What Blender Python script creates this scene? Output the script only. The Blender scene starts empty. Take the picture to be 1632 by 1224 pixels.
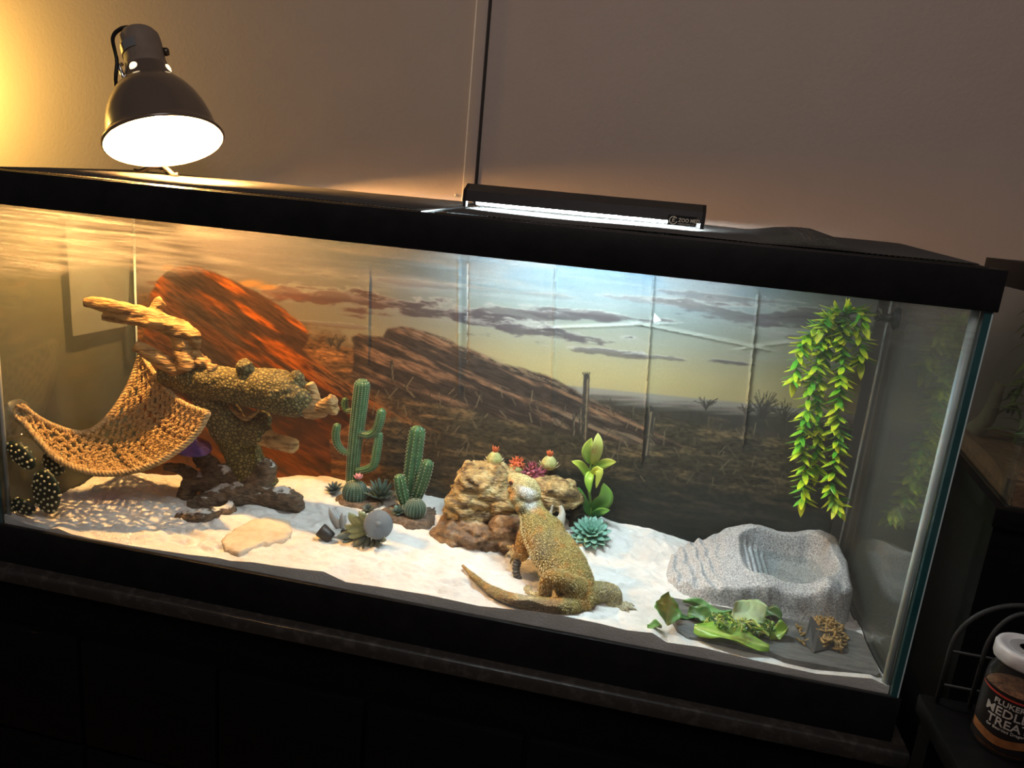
import bpy, bmesh, math, random
import numpy as np
from mathutils import Vector, Matrix, Quaternion

# ------------------------------------------------------------------ camera, light, exposure
S = bpy.context.scene
C = bpy.context.collection
random.seed(7)
RNG = np.random.default_rng(7)
IMG_W, IMG_H = 1632, 1224
CAM_P = np.array([0.8831, -0.8485, 0.5209])
CAM_A = (0.1753, -0.2384, -0.0952)
CAM_F = 1180.37


def rot3(a, b, c):
    ca, sa, cb, sb, cc, sc = math.cos(a), math.sin(a), math.cos(b), math.sin(b), math.cos(c), math.sin(c)
    return (np.array([[ca, -sa, 0], [sa, ca, 0], [0, 0, 1]]) @ np.array([[1, 0, 0], [0, cb, -sb], [0, sb, cb]])
            @ np.array([[cc, 0, sc], [0, 1, 0], [-sc, 0, cc]]))


CAM_R = rot3(*CAM_A)
cam_d = bpy.data.cameras.new('camera')
cam_d.sensor_fit = 'HORIZONTAL'
cam_d.sensor_width = 36.0
cam_d.lens = 36.0 * CAM_F / IMG_W
cam_d.clip_start = 0.02
cam = bpy.data.objects.new('camera', cam_d)
C.objects.link(cam)
M4 = Matrix.Identity(4)
for i in range(3):
    M4[i][0], M4[i][1], M4[i][2], M4[i][3] = CAM_R[i, 0], CAM_R[i, 2], -CAM_R[i, 1], CAM_P[i]
cam.matrix_world = M4
S.camera = cam

S.view_settings.view_transform = 'Standard'
S.view_settings.look = 'None'
S.view_settings.gamma = 1.0
S.view_settings.exposure = 0.0
S.view_settings.use_curve_mapping = False
S.cycles.use_denoising = True
S.cycles.max_bounces = 10
S.cycles.transparent_max_bounces = 24
S.cycles.caustics_reflective = False
S.cycles.caustics_refractive = False

world = bpy.data.worlds.new('dim_room')
S.world = world
world.use_nodes = True
world.node_tree.nodes['Background'].inputs[0].default_value = (1.0, 0.90, 0.86, 1)
world.node_tree.nodes['Background'].inputs[1].default_value = 0.055
LAMP_L, UV_L, GLOW_W = 13000.0, 370.0, 12.0


def point_light(name, loc, col, watts, radius):
    d = bpy.data.lights.new(name, 'POINT')
    d.color = col
    d.energy = watts
    d.shadow_soft_size = radius
    o = bpy.data.objects.new(name, d)
    o.location = loc
    C.objects.link(o)
    return o


point_light('warm_room_lamp', (-0.46, 0.20, 0.64), (1.0, 0.60, 0.12), GLOW_W, 0.04)


ar = bpy.data.lights.new('overhead_fill', 'AREA')  # fill light added overhead, out of view, to brighten the wall
ar.shape = 'DISK'
ar.size = 0.9
ar.energy = 11.0
ar.color = (1.0, 0.85, 0.79)
aro = bpy.data.objects.new('overhead_fill', ar)
aro.location = (0.9, -1.1, 1.65)
aro.rotation_euler = (math.radians(18), 0, 0)
C.objects.link(aro)


# pixel of the photograph -> direction -> point on a plane
def ray(x, y):
    return CAM_R @ np.array([(x - 816) / CAM_F, 1, (612 - y) / CAM_F])


def onY(x, y, Y):
    d = ray(x, y)
    return CAM_P + d * (Y - CAM_P[1]) / d[1]


def onZ(x, y, Z):
    d = ray(x, y)
    return CAM_P + d * (Z - CAM_P[2]) / d[2]


def onX(x, y, X):
    d = ray(x, y)
    return CAM_P + d * (X - CAM_P[0]) / d[0]


def to_px(P):
    q = (np.asarray(P, float) - CAM_P) @ CAM_R
    return 816 + CAM_F * q[..., 0] / q[..., 1], 612 - CAM_F * q[..., 2] / q[..., 1]


# ------------------------------------------------------------------ numpy noise
_NT = np.random.default_rng(11).random((64, 64, 64))


def vnoise(p):
    p = np.asarray(p, float)
    i = np.floor(p).astype(int)
    f = p - i
    f = f * f * (3 - 2 * f)
    r = 0
    for dx in (0, 1):
        for dy in (0, 1):
            for dz in (0, 1):
                w = ((f[..., 0] if dx else 1 - f[..., 0]) * (f[..., 1] if dy else 1 - f[..., 1])
                     * (f[..., 2] if dz else 1 - f[..., 2]))
                r = r + w * _NT[(i[..., 0] + dx) & 63, (i[..., 1] + dy) & 63, (i[..., 2] + dz) & 63]
    return r


def fbm(p, oct=4, gain=0.5):
    p = np.asarray(p, float)
    a, s, t = 1.0, 0, 0
    for k in range(oct):
        s = s + a * vnoise(p * 2 ** k + 17.3 * k)
        t += a
        a *= gain
    return s / t


def sstep(a, b, x):
    t = np.clip((x - a) / (b - a), 0, 1)
    return t * t * (3 - 2 * t)


# ------------------------------------------------------------------ mesh helpers
class G:
    """collects vertices and faces in world coordinates"""
    def __init__(s):
        s.v, s.f = [], []

    def add(s, v, f):
        n = len(s.v)
        s.v += [tuple(map(float, q)) for q in v]
        s.f += [tuple(n + i for i in q) for q in f]
        return s

    def box(s, x0, x1, y0, y1, z0, z1):
        v = [(x0, y0, z0), (x1, y0, z0), (x1, y1, z0), (x0, y1, z0), (x0, y0, z1), (x1, y0, z1), (x1, y1, z1), (x0, y1, z1)]
        return s.add(v, [(0, 3, 2, 1), (4, 5, 6, 7), (0, 1, 5, 4), (1, 2, 6, 5), (2, 3, 7, 6), (3, 0, 4, 7)])

    def tube(s, path, rad, n=8, caps=True, squash=None, twist=0.0, mod=None, up=None):
        """swept tube; rad a number or list; squash=(a,b) cross-section scale; mod(k,ang)->radius factor"""
        P = np.asarray(path, float)
        m = len(P)
        R = np.full(m, rad) if np.isscalar(rad) else np.asarray(rad, float)
        T = np.gradient(P, axis=0)
        T /= np.linalg.norm(T, axis=1)[:, None] + 1e-12
        u = np.array(up, float) if up is not None else (np.array([0, 0, 1.0]) if abs(T[0][2]) < 0.9 else np.array([1.0, 0, 0]))
        a = np.cross(T[0], u)
        a /= np.linalg.norm(a)
        vs = []
        ang = np.arange(n) * 2 * math.pi / n
        for k in range(m):
            a = a - T[k] * (a @ T[k])
            a /= np.linalg.norm(a) + 1e-12
            b = np.cross(T[k], a)
            sa, sb = squash if squash else (1, 1)
            for t in ang:
                q = mod(k, t) if mod else 1.0
                tt = t + twist * k
                vs.append(P[k] + R[k] * q * (a * math.cos(tt) * sa + b * math.sin(tt) * sb))
        fs = []
        for k in range(m - 1):
            for j in range(n):
                j2 = (j + 1) % n
                fs.append((k * n + j, k * n + j2, (k + 1) * n + j2, (k + 1) * n + j))
        if caps:
            fs.append(tuple(range(n - 1, -1, -1)))
            fs.append(tuple((m - 1) * n + j for j in range(n)))
        return s.add(vs, fs)

    def lathe(s, prof, n=32, o=(0, 0, 0), axis=(0, 0, 1), mod=None, close=True):
        """prof: list of (r, t); revolved about axis through o"""
        w = np.array(axis, float)
        w /= np.linalg.norm(w)
        u = np.cross(w, (0, 1, 0) if abs(w[1]) < 0.9 else (1, 0, 0))
        u /= np.linalg.norm(u)
        v = np.cross(w, u)
        vs, fs = [], []
        for k, (r, t) in enumerate(prof):
            for j in range(n):
                a = 2 * math.pi * j / n
                q = mod(k, a) if mod else 1
                vs.append(np.array(o) + w * t + (u * math.cos(a) + v * math.sin(a)) * r * q)
        for k in range(len(prof) - 1):
            for j in range(n):
                j2 = (j + 1) % n
                fs.append((k * n + j, k * n + j2, (k + 1) * n + j2, (k + 1) * n + j))
        if close:
            if prof[0][0] > 1e-4:
                fs.append(tuple(range(n - 1, -1, -1)))
            if prof[-1][0] > 1e-4:
                fs.append(tuple((len(prof) - 1) * n + j for j in range(n)))
        return s.add(vs, fs)

    def ball(s, c, r, n=12, m=8, axis=(0, 0, 1)):
        rx = r if np.isscalar(r) else None
        vs, fs = [], []
        for i in range(m + 1):
            th = math.pi * i / m
            for j in range(n):
                a = 2 * math.pi * j / n
                d = np.array([math.sin(th) * math.cos(a), math.sin(th) * math.sin(a), math.cos(th)])
                vs.append(np.array(c) + d * (rx if rx else np.array(r)))
        for i in range(m):
            for j in range(n):
                j2 = (j + 1) % n
                fs.append((i * n + j, (i + 1) * n + j, (i + 1) * n + j2, i * n + j2))
        return s.add(vs, fs)

    def grid(s, P, closed_u=False):
        """P: array (m,n,3)"""
        m, n = P.shape[:2]
        base = len(s.v)
        s.v += [tuple(q) for q in P.reshape(-1, 3).tolist()]
        for i in range(m - 1):
            for j in range(n - 1):
                a = base + i * n + j
                s.f.append((a, a + 1, a + n + 1, a + n))
        return s


def spline(pts, n):
    """Catmull-Rom through points (any dimension)"""
    P = np.asarray(pts, float)
    P = np.vstack([2 * P[0] - P[1], P, 2 * P[-1] - P[-2]])
    out = []
    m = len(P) - 3
    for t in np.linspace(0, m - 1e-9, n):
        i = int(t)
        u = t - i
        a, b, c, d = P[i:i + 4]
        out.append(0.5 * (2 * b + (c - a) * u + (2 * a - 5 * b + 4 * c - d) * u * u + (3 * b - a - 3 * c + d) * u ** 3))
    return np.array(out)


def mesh_of(g, name, smooth=True):
    me = bpy.data.meshes.new(name)
    me.from_pydata(g.v, [], g.f)
    me.validate()
    if smooth:
        me.polygons.foreach_set('use_smooth', [True] * len(me.polygons))
    me.update()
    return me


def tag(o, label=None, cat=None, group=None, kind=None):
    if label:
        o['label'] = label
    if cat:
        o['category'] = cat
    if group:
        o['group'] = group
    if kind:
        o['kind'] = kind
    return o


def thing(name, loc, label, cat, group=None):
    o = bpy.data.objects.new(name, None)
    o.empty_display_size = 0.02
    o.location = tuple(map(float, loc))
    C.objects.link(o)
    o['base'] = [float(q) for q in loc]
    return tag(o, label, cat, group)


def base_of(p):
    while p.parent is not None:
        p = p.parent
    return np.array(p.get('base', (0, 0, 0)), float)


def put(name, g, mat, parent=None, smooth=True, base=None, bevel=0, sharp=None, vcol=None):
    """link ONE mesh object; world-space vertices become local to its thing (or to its own base)"""
    off = base_of(parent) if parent is not None else np.array(base if base is not None else (0, 0, 0), float)
    V = np.asarray(g.v, float) - off
    me = bpy.data.meshes.new(name)
    me.from_pydata(V.tolist(), [], g.f)
    me.validate()
    if bevel:
        bm = bmesh.new()
        bm.from_mesh(me)
        bmesh.ops.bevel(bm, geom=bm.edges[:], offset=bevel, segments=2, affect='EDGES', profile=0.6)
        bm.to_mesh(me)
        bm.free()
    if smooth:
        me.polygons.foreach_set('use_smooth', [True] * len(me.polygons))
        if sharp or bevel:
            me.set_sharp_from_angle(angle=math.radians(sharp or 40))
    if vcol is not None:
        a = me.color_attributes.new('paint', 'FLOAT_COLOR', 'POINT')
        q = np.ones((len(me.vertices), 4), np.float32)
        q[:, :3] = vcol
        a.data.foreach_set('color', q.ravel())
    me.update()
    o = bpy.data.objects.new(name, me)
    if mat is not None:
        me.materials.append(mat)
    C.objects.link(o)
    if parent is not None:
        o.parent = parent
    else:
        o.location = tuple(off)
        o['base'] = [float(q) for q in off]
    return o


def struct(name, g, mat, **k):
    return tag(put(name, g, mat, **k), kind='structure')


def remeshed(g, voxel, smooth=2):
    """union of closed shapes as one continuous surface -> (V, F)"""
    me = mesh_of(g, 'tmp')
    o = bpy.data.objects.new('tmp', me)
    C.objects.link(o)
    m = o.modifiers.new('r', 'REMESH')
    m.mode = 'VOXEL'
    m.voxel_size = voxel
    if smooth:
        q = o.modifiers.new('s', 'SMOOTH')
        q.factor = 0.5
        q.iterations = smooth
    dg = bpy.context.evaluated_depsgraph_get()
    ev = o.evaluated_get(dg)
    m2 = bpy.data.meshes.new_from_object(ev)
    V = np.zeros(len(m2.vertices) * 3)
    m2.vertices.foreach_get('co', V)
    V = V.reshape(-1, 3)
    N = np.zeros(len(m2.vertices) * 3)
    m2.vertex_normals.foreach_get('vector', N)
    N = N.reshape(-1, 3)
    F = [tuple(p.vertices) for p in m2.polygons]
    bpy.data.objects.remove(o)
    bpy.data.meshes.remove(me)
    bpy.data.meshes.remove(m2)
    return V, N, F


def from_vf(V, F):
    g = G()
    g.v = [tuple(q) for q in np.asarray(V).tolist()]
    g.f = [tuple(q) for q in F]
    return g


# ------------------------------------------------------------------ materials (all node based)
MATS = {}


def mat(name, c1, c2=None, scale=40, rough=0.6, bump=0.0, bscale=None, detail=4, metal=0, spec=0.4, stretch=(1, 1, 1),
        lo=0.35, hi=0.65, tex='noise', c3=None, trans=0.0, sss=0.0, emit=None, estr=0, coat=0.0, vcol=False, bdist=0.002, dust=None):
    if name in MATS:
        return MATS[name]
    m = bpy.data.materials.new(name)
    m.use_nodes = True
    nt = m.node_tree
    L = nt.links.new
    b = nt.nodes['Principled BSDF']
    b.inputs['Roughness'].default_value = rough
    b.inputs['Metallic'].default_value = metal
    b.inputs['Specular IOR Level'].default_value = spec
    if coat:
        b.inputs['Coat Weight'].default_value = coat
        b.inputs['Coat Roughness'].default_value = 0.12
    if sss:
        b.inputs['Subsurface Weight'].default_value = sss
        b.inputs['Subsurface Scale'].default_value = 0.004
    if trans:
        b.inputs['Transmission Weight'].default_value = trans
    c1 = tuple(c1) + (1,)
    co = nt.nodes.new('ShaderNodeTexCoord')
    mp = nt.nodes.new('ShaderNodeMapping')
    mp.inputs['Scale'].default_value = stretch
    L(co.outputs['Object'], mp.inputs[0])
    col = None
    if vcol:
        at = nt.nodes.new('ShaderNodeAttribute')
        at.attribute_name = 'paint'
        col = at.outputs['Color']
    if c2 is not None or bump or vcol:
        if tex == 'noise':
            n = nt.nodes.new('ShaderNodeTexNoise')
            n.inputs['Detail'].default_value = detail
            n.inputs['Roughness'].default_value = 0.6
            fac = n.outputs[0]
        elif tex in ('voronoi', 'cracks'):
            n = nt.nodes.new('ShaderNodeTexVoronoi')
            if tex == 'cracks':
                n.feature = 'DISTANCE_TO_EDGE'
            fac = n.outputs['Distance']
        elif tex == 'wave':
            n = nt.nodes.new('ShaderNodeTexWave')
            n.inputs['Distortion'].default_value = 6
            n.inputs['Detail'].default_value = detail
            fac = n.outputs['Fac'] if 'Fac' in n.outputs else n.outputs[1]
        n.inputs['Scale'].default_value = scale
        L(mp.outputs[0], n.inputs['Vector'])
        if c2 is not None:
            r = nt.nodes.new('ShaderNodeValToRGB')
            e = r.color_ramp.elements
            e[0].position, e[0].color = lo, c1
            e[1].position, e[1].color = hi, tuple(c2) + (1,)
            if c3 is not None:
                q = e.new(min(0.99, hi + 0.12))
                q.color = tuple(c3) + (1,)
            L(fac, r.inputs[0])
            if vcol:
                mx = nt.nodes.new('ShaderNodeMix')
                mx.data_type = 'RGBA'
                mx.blend_type = 'MULTIPLY'
                mx.inputs[0].default_value = 1
                L(col, mx.inputs[6])
                L(r.outputs[0], mx.inputs[7])
                col = mx.outputs[2]
            else:
                col = r.outputs[0]
        if bump:
            bn = n
            bf = fac
            if bscale and tex == 'noise':
                bn = nt.nodes.new('ShaderNodeTexNoise')
                bn.inputs['Scale'].default_value = bscale
                bn.inputs['Detail'].default_value = 3
                L(mp.outputs[0], bn.inputs['Vector'])
                bf = bn.outputs[0]
            bp = nt.nodes.new('ShaderNodeBump')
            bp.inputs['Strength'].default_value = bump
            bp.inputs['Distance'].default_value = bdist
            L(bf, bp.inputs['Height'])
            L(bp.outputs[0], b.inputs['Normal'])
    if dust is not None and col is not None:
        # sand lying on whatever faces up
        ge = nt.nodes.new('ShaderNodeNewGeometry')
        sp = nt.nodes.new('ShaderNodeSeparateXYZ')
        L(ge.outputs['Normal'], sp.inputs[0])
        dn_ = nt.nodes.new('ShaderNodeTexNoise')
        dn_.inputs['Scale'].default_value = 60
        dn_.inputs['Detail'].default_value = 6
        L(co.outputs['Object'], dn_.inputs['Vector'])
        ma = nt.nodes.new('ShaderNodeMath')
        ma.operation = 'MULTIPLY'
        L(sp.outputs[2], ma.inputs[0])
        L(dn_.outputs[0], ma.inputs[1])
        mr = nt.nodes.new('ShaderNodeMapRange')
        for i_, y_ in enumerate((dust, dust + 0.08, 0.0, 0.9)):
            mr.inputs[1 + i_].default_value = y_
        L(ma.outputs[0], mr.inputs[0])
        dx = nt.nodes.new('ShaderNodeMix')
        dx.data_type = 'RGBA'
        dx.inputs[7].default_value = (0.74, 0.72, 0.68, 1)
        L(mr.outputs[0], dx.inputs[0])
        L(col, dx.inputs[6])
        col = dx.outputs[2]
    if col is not None:
        L(col, b.inputs['Base Color'])
    else:
        b.inputs['Base Color'].default_value = c1
    if emit is not None:
        b.inputs['Emission Color'].default_value = tuple(emit) + (1,)
        b.inputs['Emission Strength'].default_value = estr
    MATS[name] = m
    return m


def glass_mat(name, tint=(0.93, 0.97, 0.95), haze=0.02, haze_col=(0.8, 0.85, 0.85), streaks=False, gloss=1.0, fog=None):
    """clear pane: see-through with Fresnel mirror and a thin scattering film: dust, and painted-in reflections on the side panes"""
    m = bpy.data.materials.new(name)
    m.use_nodes = True
    nt = m.node_tree
    N, L = nt.nodes, nt.links.new
    N.remove(N['Principled BSDF'])
    out = N['Material Output']
    tr = N.new('ShaderNodeBsdfTransparent')
    tr.inputs[0].default_value = tuple(tint) + (1,)
    gl = N.new('ShaderNodeBsdfGlossy')
    gl.inputs['Roughness'].default_value = 0.02
    gl.inputs[0].default_value = (gloss, gloss, gloss, 1)
    # Schlick mirror, the same from both sides of the pane
    lw = N.new('ShaderNodeLayerWeight')
    lw.inputs[0].default_value = 0.5
    pw = N.new('ShaderNodeMath')
    pw.operation = 'POWER'
    pw.inputs[1].default_value = 5
    L(lw.outputs['Facing'], pw.inputs[0])
    fr = N.new('ShaderNodeMath')
    fr.operation = 'MULTIPLY_ADD'
    fr.inputs[1].default_value = 0.96
    fr.inputs[2].default_value = 0.04
    L(pw.outputs[0], fr.inputs[0])
    mx = N.new('ShaderNodeMixShader')
    L(fr.outputs[0], mx.inputs[0])
    L(tr.outputs[0], mx.inputs[1])
    L(gl.outputs[0], mx.inputs[2])
    tl = N.new('ShaderNodeBsdfTranslucent')
    df = N.new('ShaderNodeBsdfDiffuse')
    ds = N.new('ShaderNodeMixShader')
    ds.inputs[0].default_value = 0.35
    L(tl.outputs[0], ds.inputs[1])
    L(df.outputs[0], ds.inputs[2])
    for q in (tl, df):
        q.inputs[0].default_value = tuple(haze_col) + (1,)
    m2 = N.new('ShaderNodeMixShader')
    L(mx.outputs[0], m2.inputs[1])
    L(ds.outputs[0], m2.inputs[2])
    m2.inputs[0].default_value = haze
    if streaks:
        co = N.new('ShaderNodeTexCoord')
        off = N.new('ShaderNodeVectorMath')
        off.inputs[1].default_value = (0.61, 0.1467, -0.0585)      # pane coordinates from the tank's front corner
        L(co.outputs['Object'], off.inputs[0])
        mp = N.new('ShaderNodeMapping')
        mp.inputs['Scale'].default_value = (8, 1, 230)
        mp.inputs['Rotation'].default_value = (0, math.radians(-1.5), 0)
        L(off.outputs[0], mp.inputs[0])
        n1 = N.new('ShaderNodeTexNoise')
        n1.inputs['Scale'].default_value = 1.0
        n1.inputs['Detail'].default_value = 5
        n1.inputs['Roughness'].default_value = 0.65
        L(mp.outputs[0], n1.inputs['Vector'])
        sx = N.new('ShaderNodeSeparateXYZ')
        L(off.outputs[0], sx.inputs[0])
        n2 = N.new('ShaderNodeTexNoise')
        n2.inputs['Scale'].default_value = 9
        n2.inputs['Detail'].default_value = 5
        L(co.outputs['Object'], n2.inputs['Vector'])

        def math_(op, a, b, clamp=False):
            q = N.new('ShaderNodeMath')
            q.operation = op
            q.use_clamp = clamp
            for i, x in enumerate((a, b)):
                if isinstance(x, (int, float)):
                    q.inputs[i].default_value = x
                else:
                    L(x, q.inputs[i])
            return q.outputs[0]

        def rng(x, a, b, c=0.0, d=1.0):
            q = N.new('ShaderNodeMapRange')
            q.interpolation_type = 'SMOOTHSTEP'
            for i, y in enumerate((a, b, c, d)):
                q.inputs[1 + i].default_value = y
            L(x, q.inputs[0])
            return q.outputs[0]
        zz = math_('ADD', sx.outputs[2], math_('MULTIPLY', math_('SUBTRACT', n2.outputs[0], 0.5), 0.05))
        zz = math_('SUBTRACT', zz, math_('MULTIPLY', math_('MINIMUM', sx.outputs[0], 0.34), 0.12))
        band = rng(zz, 0.358, 0.378)
        fade = rng(sx.outputs[0], 0.05, 0.70, 1.0, 0.15)
        st = rng(n1.outputs[0], 0.40, 0.66)
        dirt = math_('MULTIPLY', math_('MULTIPLY', band, fade), math_('ADD', math_('MULTIPLY', st, 0.46), 0.10))
        # misted corner: a wiped haze towards one end of the pane
        mist = math_('MULTIPLY', rng(sx.outputs[0], 0.86, 1.20), rng(n2.outputs[0], 0.3, 0.75, 0.03, 0.10))
        low = math_('MULTIPLY', rng(sx.outputs[2], 0.10, 0.0), rng(n2.outputs[0], 0.4, 0.75, 0.0, 0.10))
        n3 = N.new('ShaderNodeTexNoise')
        n3.inputs['Scale'].default_value = 90
        n3.inputs['Detail'].default_value = 2
        L(co.outputs['Object'], n3.inputs['Vector'])
        speck = math_('MULTIPLY', rng(n3.outputs[0], 0.78, 0.82), 0.25)
        tot = math_('ADD', math_('ADD', math_('ADD', dirt, mist), math_('ADD', low, speck)), haze, True)
        L(tot, m2.inputs[0])
    L(m2.outputs[0], out.inputs[0])
    return m


BLACK = mat('black_plastic', (0.005, 0.005, 0.0055), (0.009, 0.009, 0.0095), 30, rough=0.42, bump=0.05, bscale=300, spec=0.22)
# ------------------------------------------------------------------ the room
TW, TD, TH = 1.22, 0.2934, 0.458        # tank: length, depth, clear height of the front pane
FLOOR_Z = -0.86
WALL_Y = 0.36
M_wall = mat('taupe_wall', (0.375, 0.312, 0.277), (0.385, 0.322, 0.286), 14, rough=0.75, bump=0.25, bscale=170, spec=0.25)
M_floor = mat('dark_floor', (0.05, 0.04, 0.035), (0.075, 0.06, 0.05), 9, rough=0.6, stretch=(1, 8, 1))
struct('floor', G().box(-2.2, 3.2, -2.6, WALL_Y + 0.1, FLOOR_Z - 0.06, FLOOR_Z), M_floor, smooth=False)
struct('wall_back', G().box(-2.2, 3.2, WALL_Y, WALL_Y + 0.1, FLOOR_Z, 1.7), M_wall, smooth=False)
struct('trim_1', G().box(0.5595, 0.577, WALL_Y - 0.005, WALL_Y + 0.001, FLOOR_Z, 1.7), M_wall, bevel=0.0008)
struct('trim_2', G().box(0.577, 0.5815, WALL_Y - 0.0012, WALL_Y + 0.001, FLOOR_Z, 1.7), mat('dark_gap', (0.03, 0.025, 0.022), rough=0.9), smooth=False)
struct('trim_3', G().box(0.5572, 0.5595, WALL_Y - 0.0048, WALL_Y + 0.001, FLOOR_Z, 1.7), mat('cream_caulk', (0.70, 0.62, 0.52), (0.78, 0.70, 0.60), 40, rough=0.7), smooth=False)
nail = onY(727, 311, WALL_Y)
tag(put('nail', G().lathe([(0.0, -0.004), (0.0022, -0.004), (0.0028, -0.002), (0.001, -0.0015), (0.001, 0.004)], 10, nail, (0, 1, 0)),
        mat('nail_steel', (0.55, 0.5, 0.45), rough=0.4, metal=0.8), base=nail),
    'small nail head in the wall beside the batten strip', 'nail')

# ------------------------------------------------------------------ the stand under the tank
M_stand = mat('black_wood', (0.003, 0.003, 0.0032), (0.005, 0.0045, 0.0045), 20, rough=0.45, bump=0.05, bscale=60, stretch=(1, 6, 6), spec=0.10)
M_ledge = mat('black_gloss', (0.030, 0.027, 0.025), (0.075, 0.066, 0.06), 60, rough=0.22, bump=0.08, bscale=220, spec=0.5, lo=0.5, hi=0.8)
ST = thing('tank_stand', (0.61, 0.14, FLOOR_Z), 'black wooden cabinet with drawers carrying the long glass tank', 'cabinet')
ZL = -0.0585
put('stand_top', G().box(-0.10, 1.25, -0.026, 0.345, ZL - 0.022, ZL), M_ledge, ST, bevel=0.006)
put('stand_body', G().box(-0.09, 1.245, -0.010, 0.34, FLOOR_Z, ZL - 0.022), M_stand, ST, smooth=False)
dx0 = -0.086
for k in range(6):
    w = 0.2215
    x0 = dx0 + k * w
    put('drawer', G().box(x0 + 0.003, x0 + w - 0.003, -0.0225, -0.0095, -0.33, -0.153), M_stand, ST, bevel=0.003)
    put('door', G().box(x0 + 0.003, x0 + w - 0.003, -0.0225, -0.0095, FLOOR_Z + 0.06, -0.338), M_stand, ST, bevel=0.003)

# ------------------------------------------------------------------ the glass tank
TANK = thing('glass_terrarium', (TW / 2, TD / 2, ZL), 'long glass terrarium with black rims standing on the black cabinet', 'terrarium')
M_front = glass_mat('front_glass', (0.985, 0.995, 0.99), 0.012, (0.42, 0.40, 0.37), streaks=True)
M_side = glass_mat('side_glass', (0.95, 0.98, 0.965), 0.075, (0.70, 0.84, 0.77))  # greenish haze paints in the reflections of the side panes
M_back = glass_mat('back_glass', (0.95, 0.98, 0.965), 0.01)
GT = 0.006
ZB, ZT = -0.052, 0.482
put('glass_pane', G().box(0, TW, -0.0055, -0.0005, ZB, ZT), M_front, TANK, smooth=False)
put('glass_pane', G().box(0, TW, TD + 0.0005, TD + 0.0045, ZB, ZT), M_back, TANK, smooth=False)
put('glass_pane', G().box(-0.005, -0.0002, 0.0, TD, ZB, ZT), M_side, TANK, smooth=False)
put('glass_pane', G().box(TW + 0.0002, TW + 0.005, 0.0042, TD, ZB, ZT), M_side, TANK, smooth=False)
M_edge = mat('glass_edge_teal', (0.012, 0.055, 0.06), (0.02, 0.075, 0.08), 20, rough=0.15, spec=0.6)
M_sil = mat('silicone', (0.42, 0.52, 0.54), (0.5, 0.6, 0.6), 25, rough=0.35, sss=0.3)
M_sil2 = mat('silicone_dim', (0.30, 0.33, 0.31), (0.38, 0.40, 0.38), 25, rough=0.4)
tag(put('glass_edge', G().box(TW + 0.0002, TW + 0.0072, -0.0055, 0.004, ZB, ZT), M_edge, TANK, smooth=False), 'dark teal edge of the glass')
put('glass_edge', G().box(TW + 0.0072, TW + 0.0088, -0.0055, 0.004, ZB, ZT), M_sil, TANK, smooth=False)
put('glass_edge', G().box(-0.008, -0.0002, -0.0055, -0.0002, ZB, ZT), M_edge, TANK, smooth=False)
for x, y, r, mm in ((TW - 0.0045, 0.006, 0.0045, M_sil), (0.004, 0.006, 0.003, M_sil2), (TW - 0.003, TD - 0.001, 0.0022, M_sil2), (0.003, TD - 0.001, 0.0028, M_sil)):
    put('silicone_seam', G().tube([(x, y, ZB), (x, y, ZT)], r, 8), mm, TANK)
put('glass_base', G().box(0, TW, 0.001, TD, ZB, -0.046), BLACK, TANK, smooth=False)


def frame(x0, x1, y0, y1, z0, z1, t):
    g = G()
    o = [(x0, y0), (x1, y0), (x1, y1), (x0, y1)]
    i = [(x0 + t, y0 + t), (x1 - t, y0 + t), (x1 - t, y1 - t), (x0 + t, y1 - t)]
    v = [(x, y, z0) for x, y in o] + [(x, y, z0) for x, y in i] + [(x, y, z1) for x, y in o] + [(x, y, z1) for x, y in i]
    f = []
    for k in range(4):
        n = (k + 1) % 4
        f += [(k, n, 8 + n, 8 + k), (4 + n, 4 + k, 12 + k, 12 + n), (8 + k, 8 + n, 12 + n, 12 + k), (n, k, 4 + k, 4 + n)]
    return g.add(v, f)


tt = put('top_trim', frame(-0.010, TW + 0.012, -0.008, TD + 0.012, 0.458, 0.5015, 0.0072), BLACK, TANK, bevel=0.0012)
put('rim_shelf', frame(-0.004, TW + 0.004, -0.002, TD + 0.006, 0.484, 0.4875, 0.022), BLACK, tt, smooth=False)
put('cross_brace', G().box(0.595, 0.645, 0.003, TD + 0.004, 0.486, 0.4955), BLACK, tt, bevel=0.001)
put('bottom_trim', frame(-0.010, TW + 0.012, -0.008, TD + 0.012, ZL, 0.0, 0.0072), BLACK, TANK, bevel=0.0012)

# ------------------------------------------------------------------ screen lids: frame and woven wire, each lid lying in the rim
M_wire = mat('black_wire', (0.16, 0.15, 0.14), rough=0.32, metal=0.85)


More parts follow.
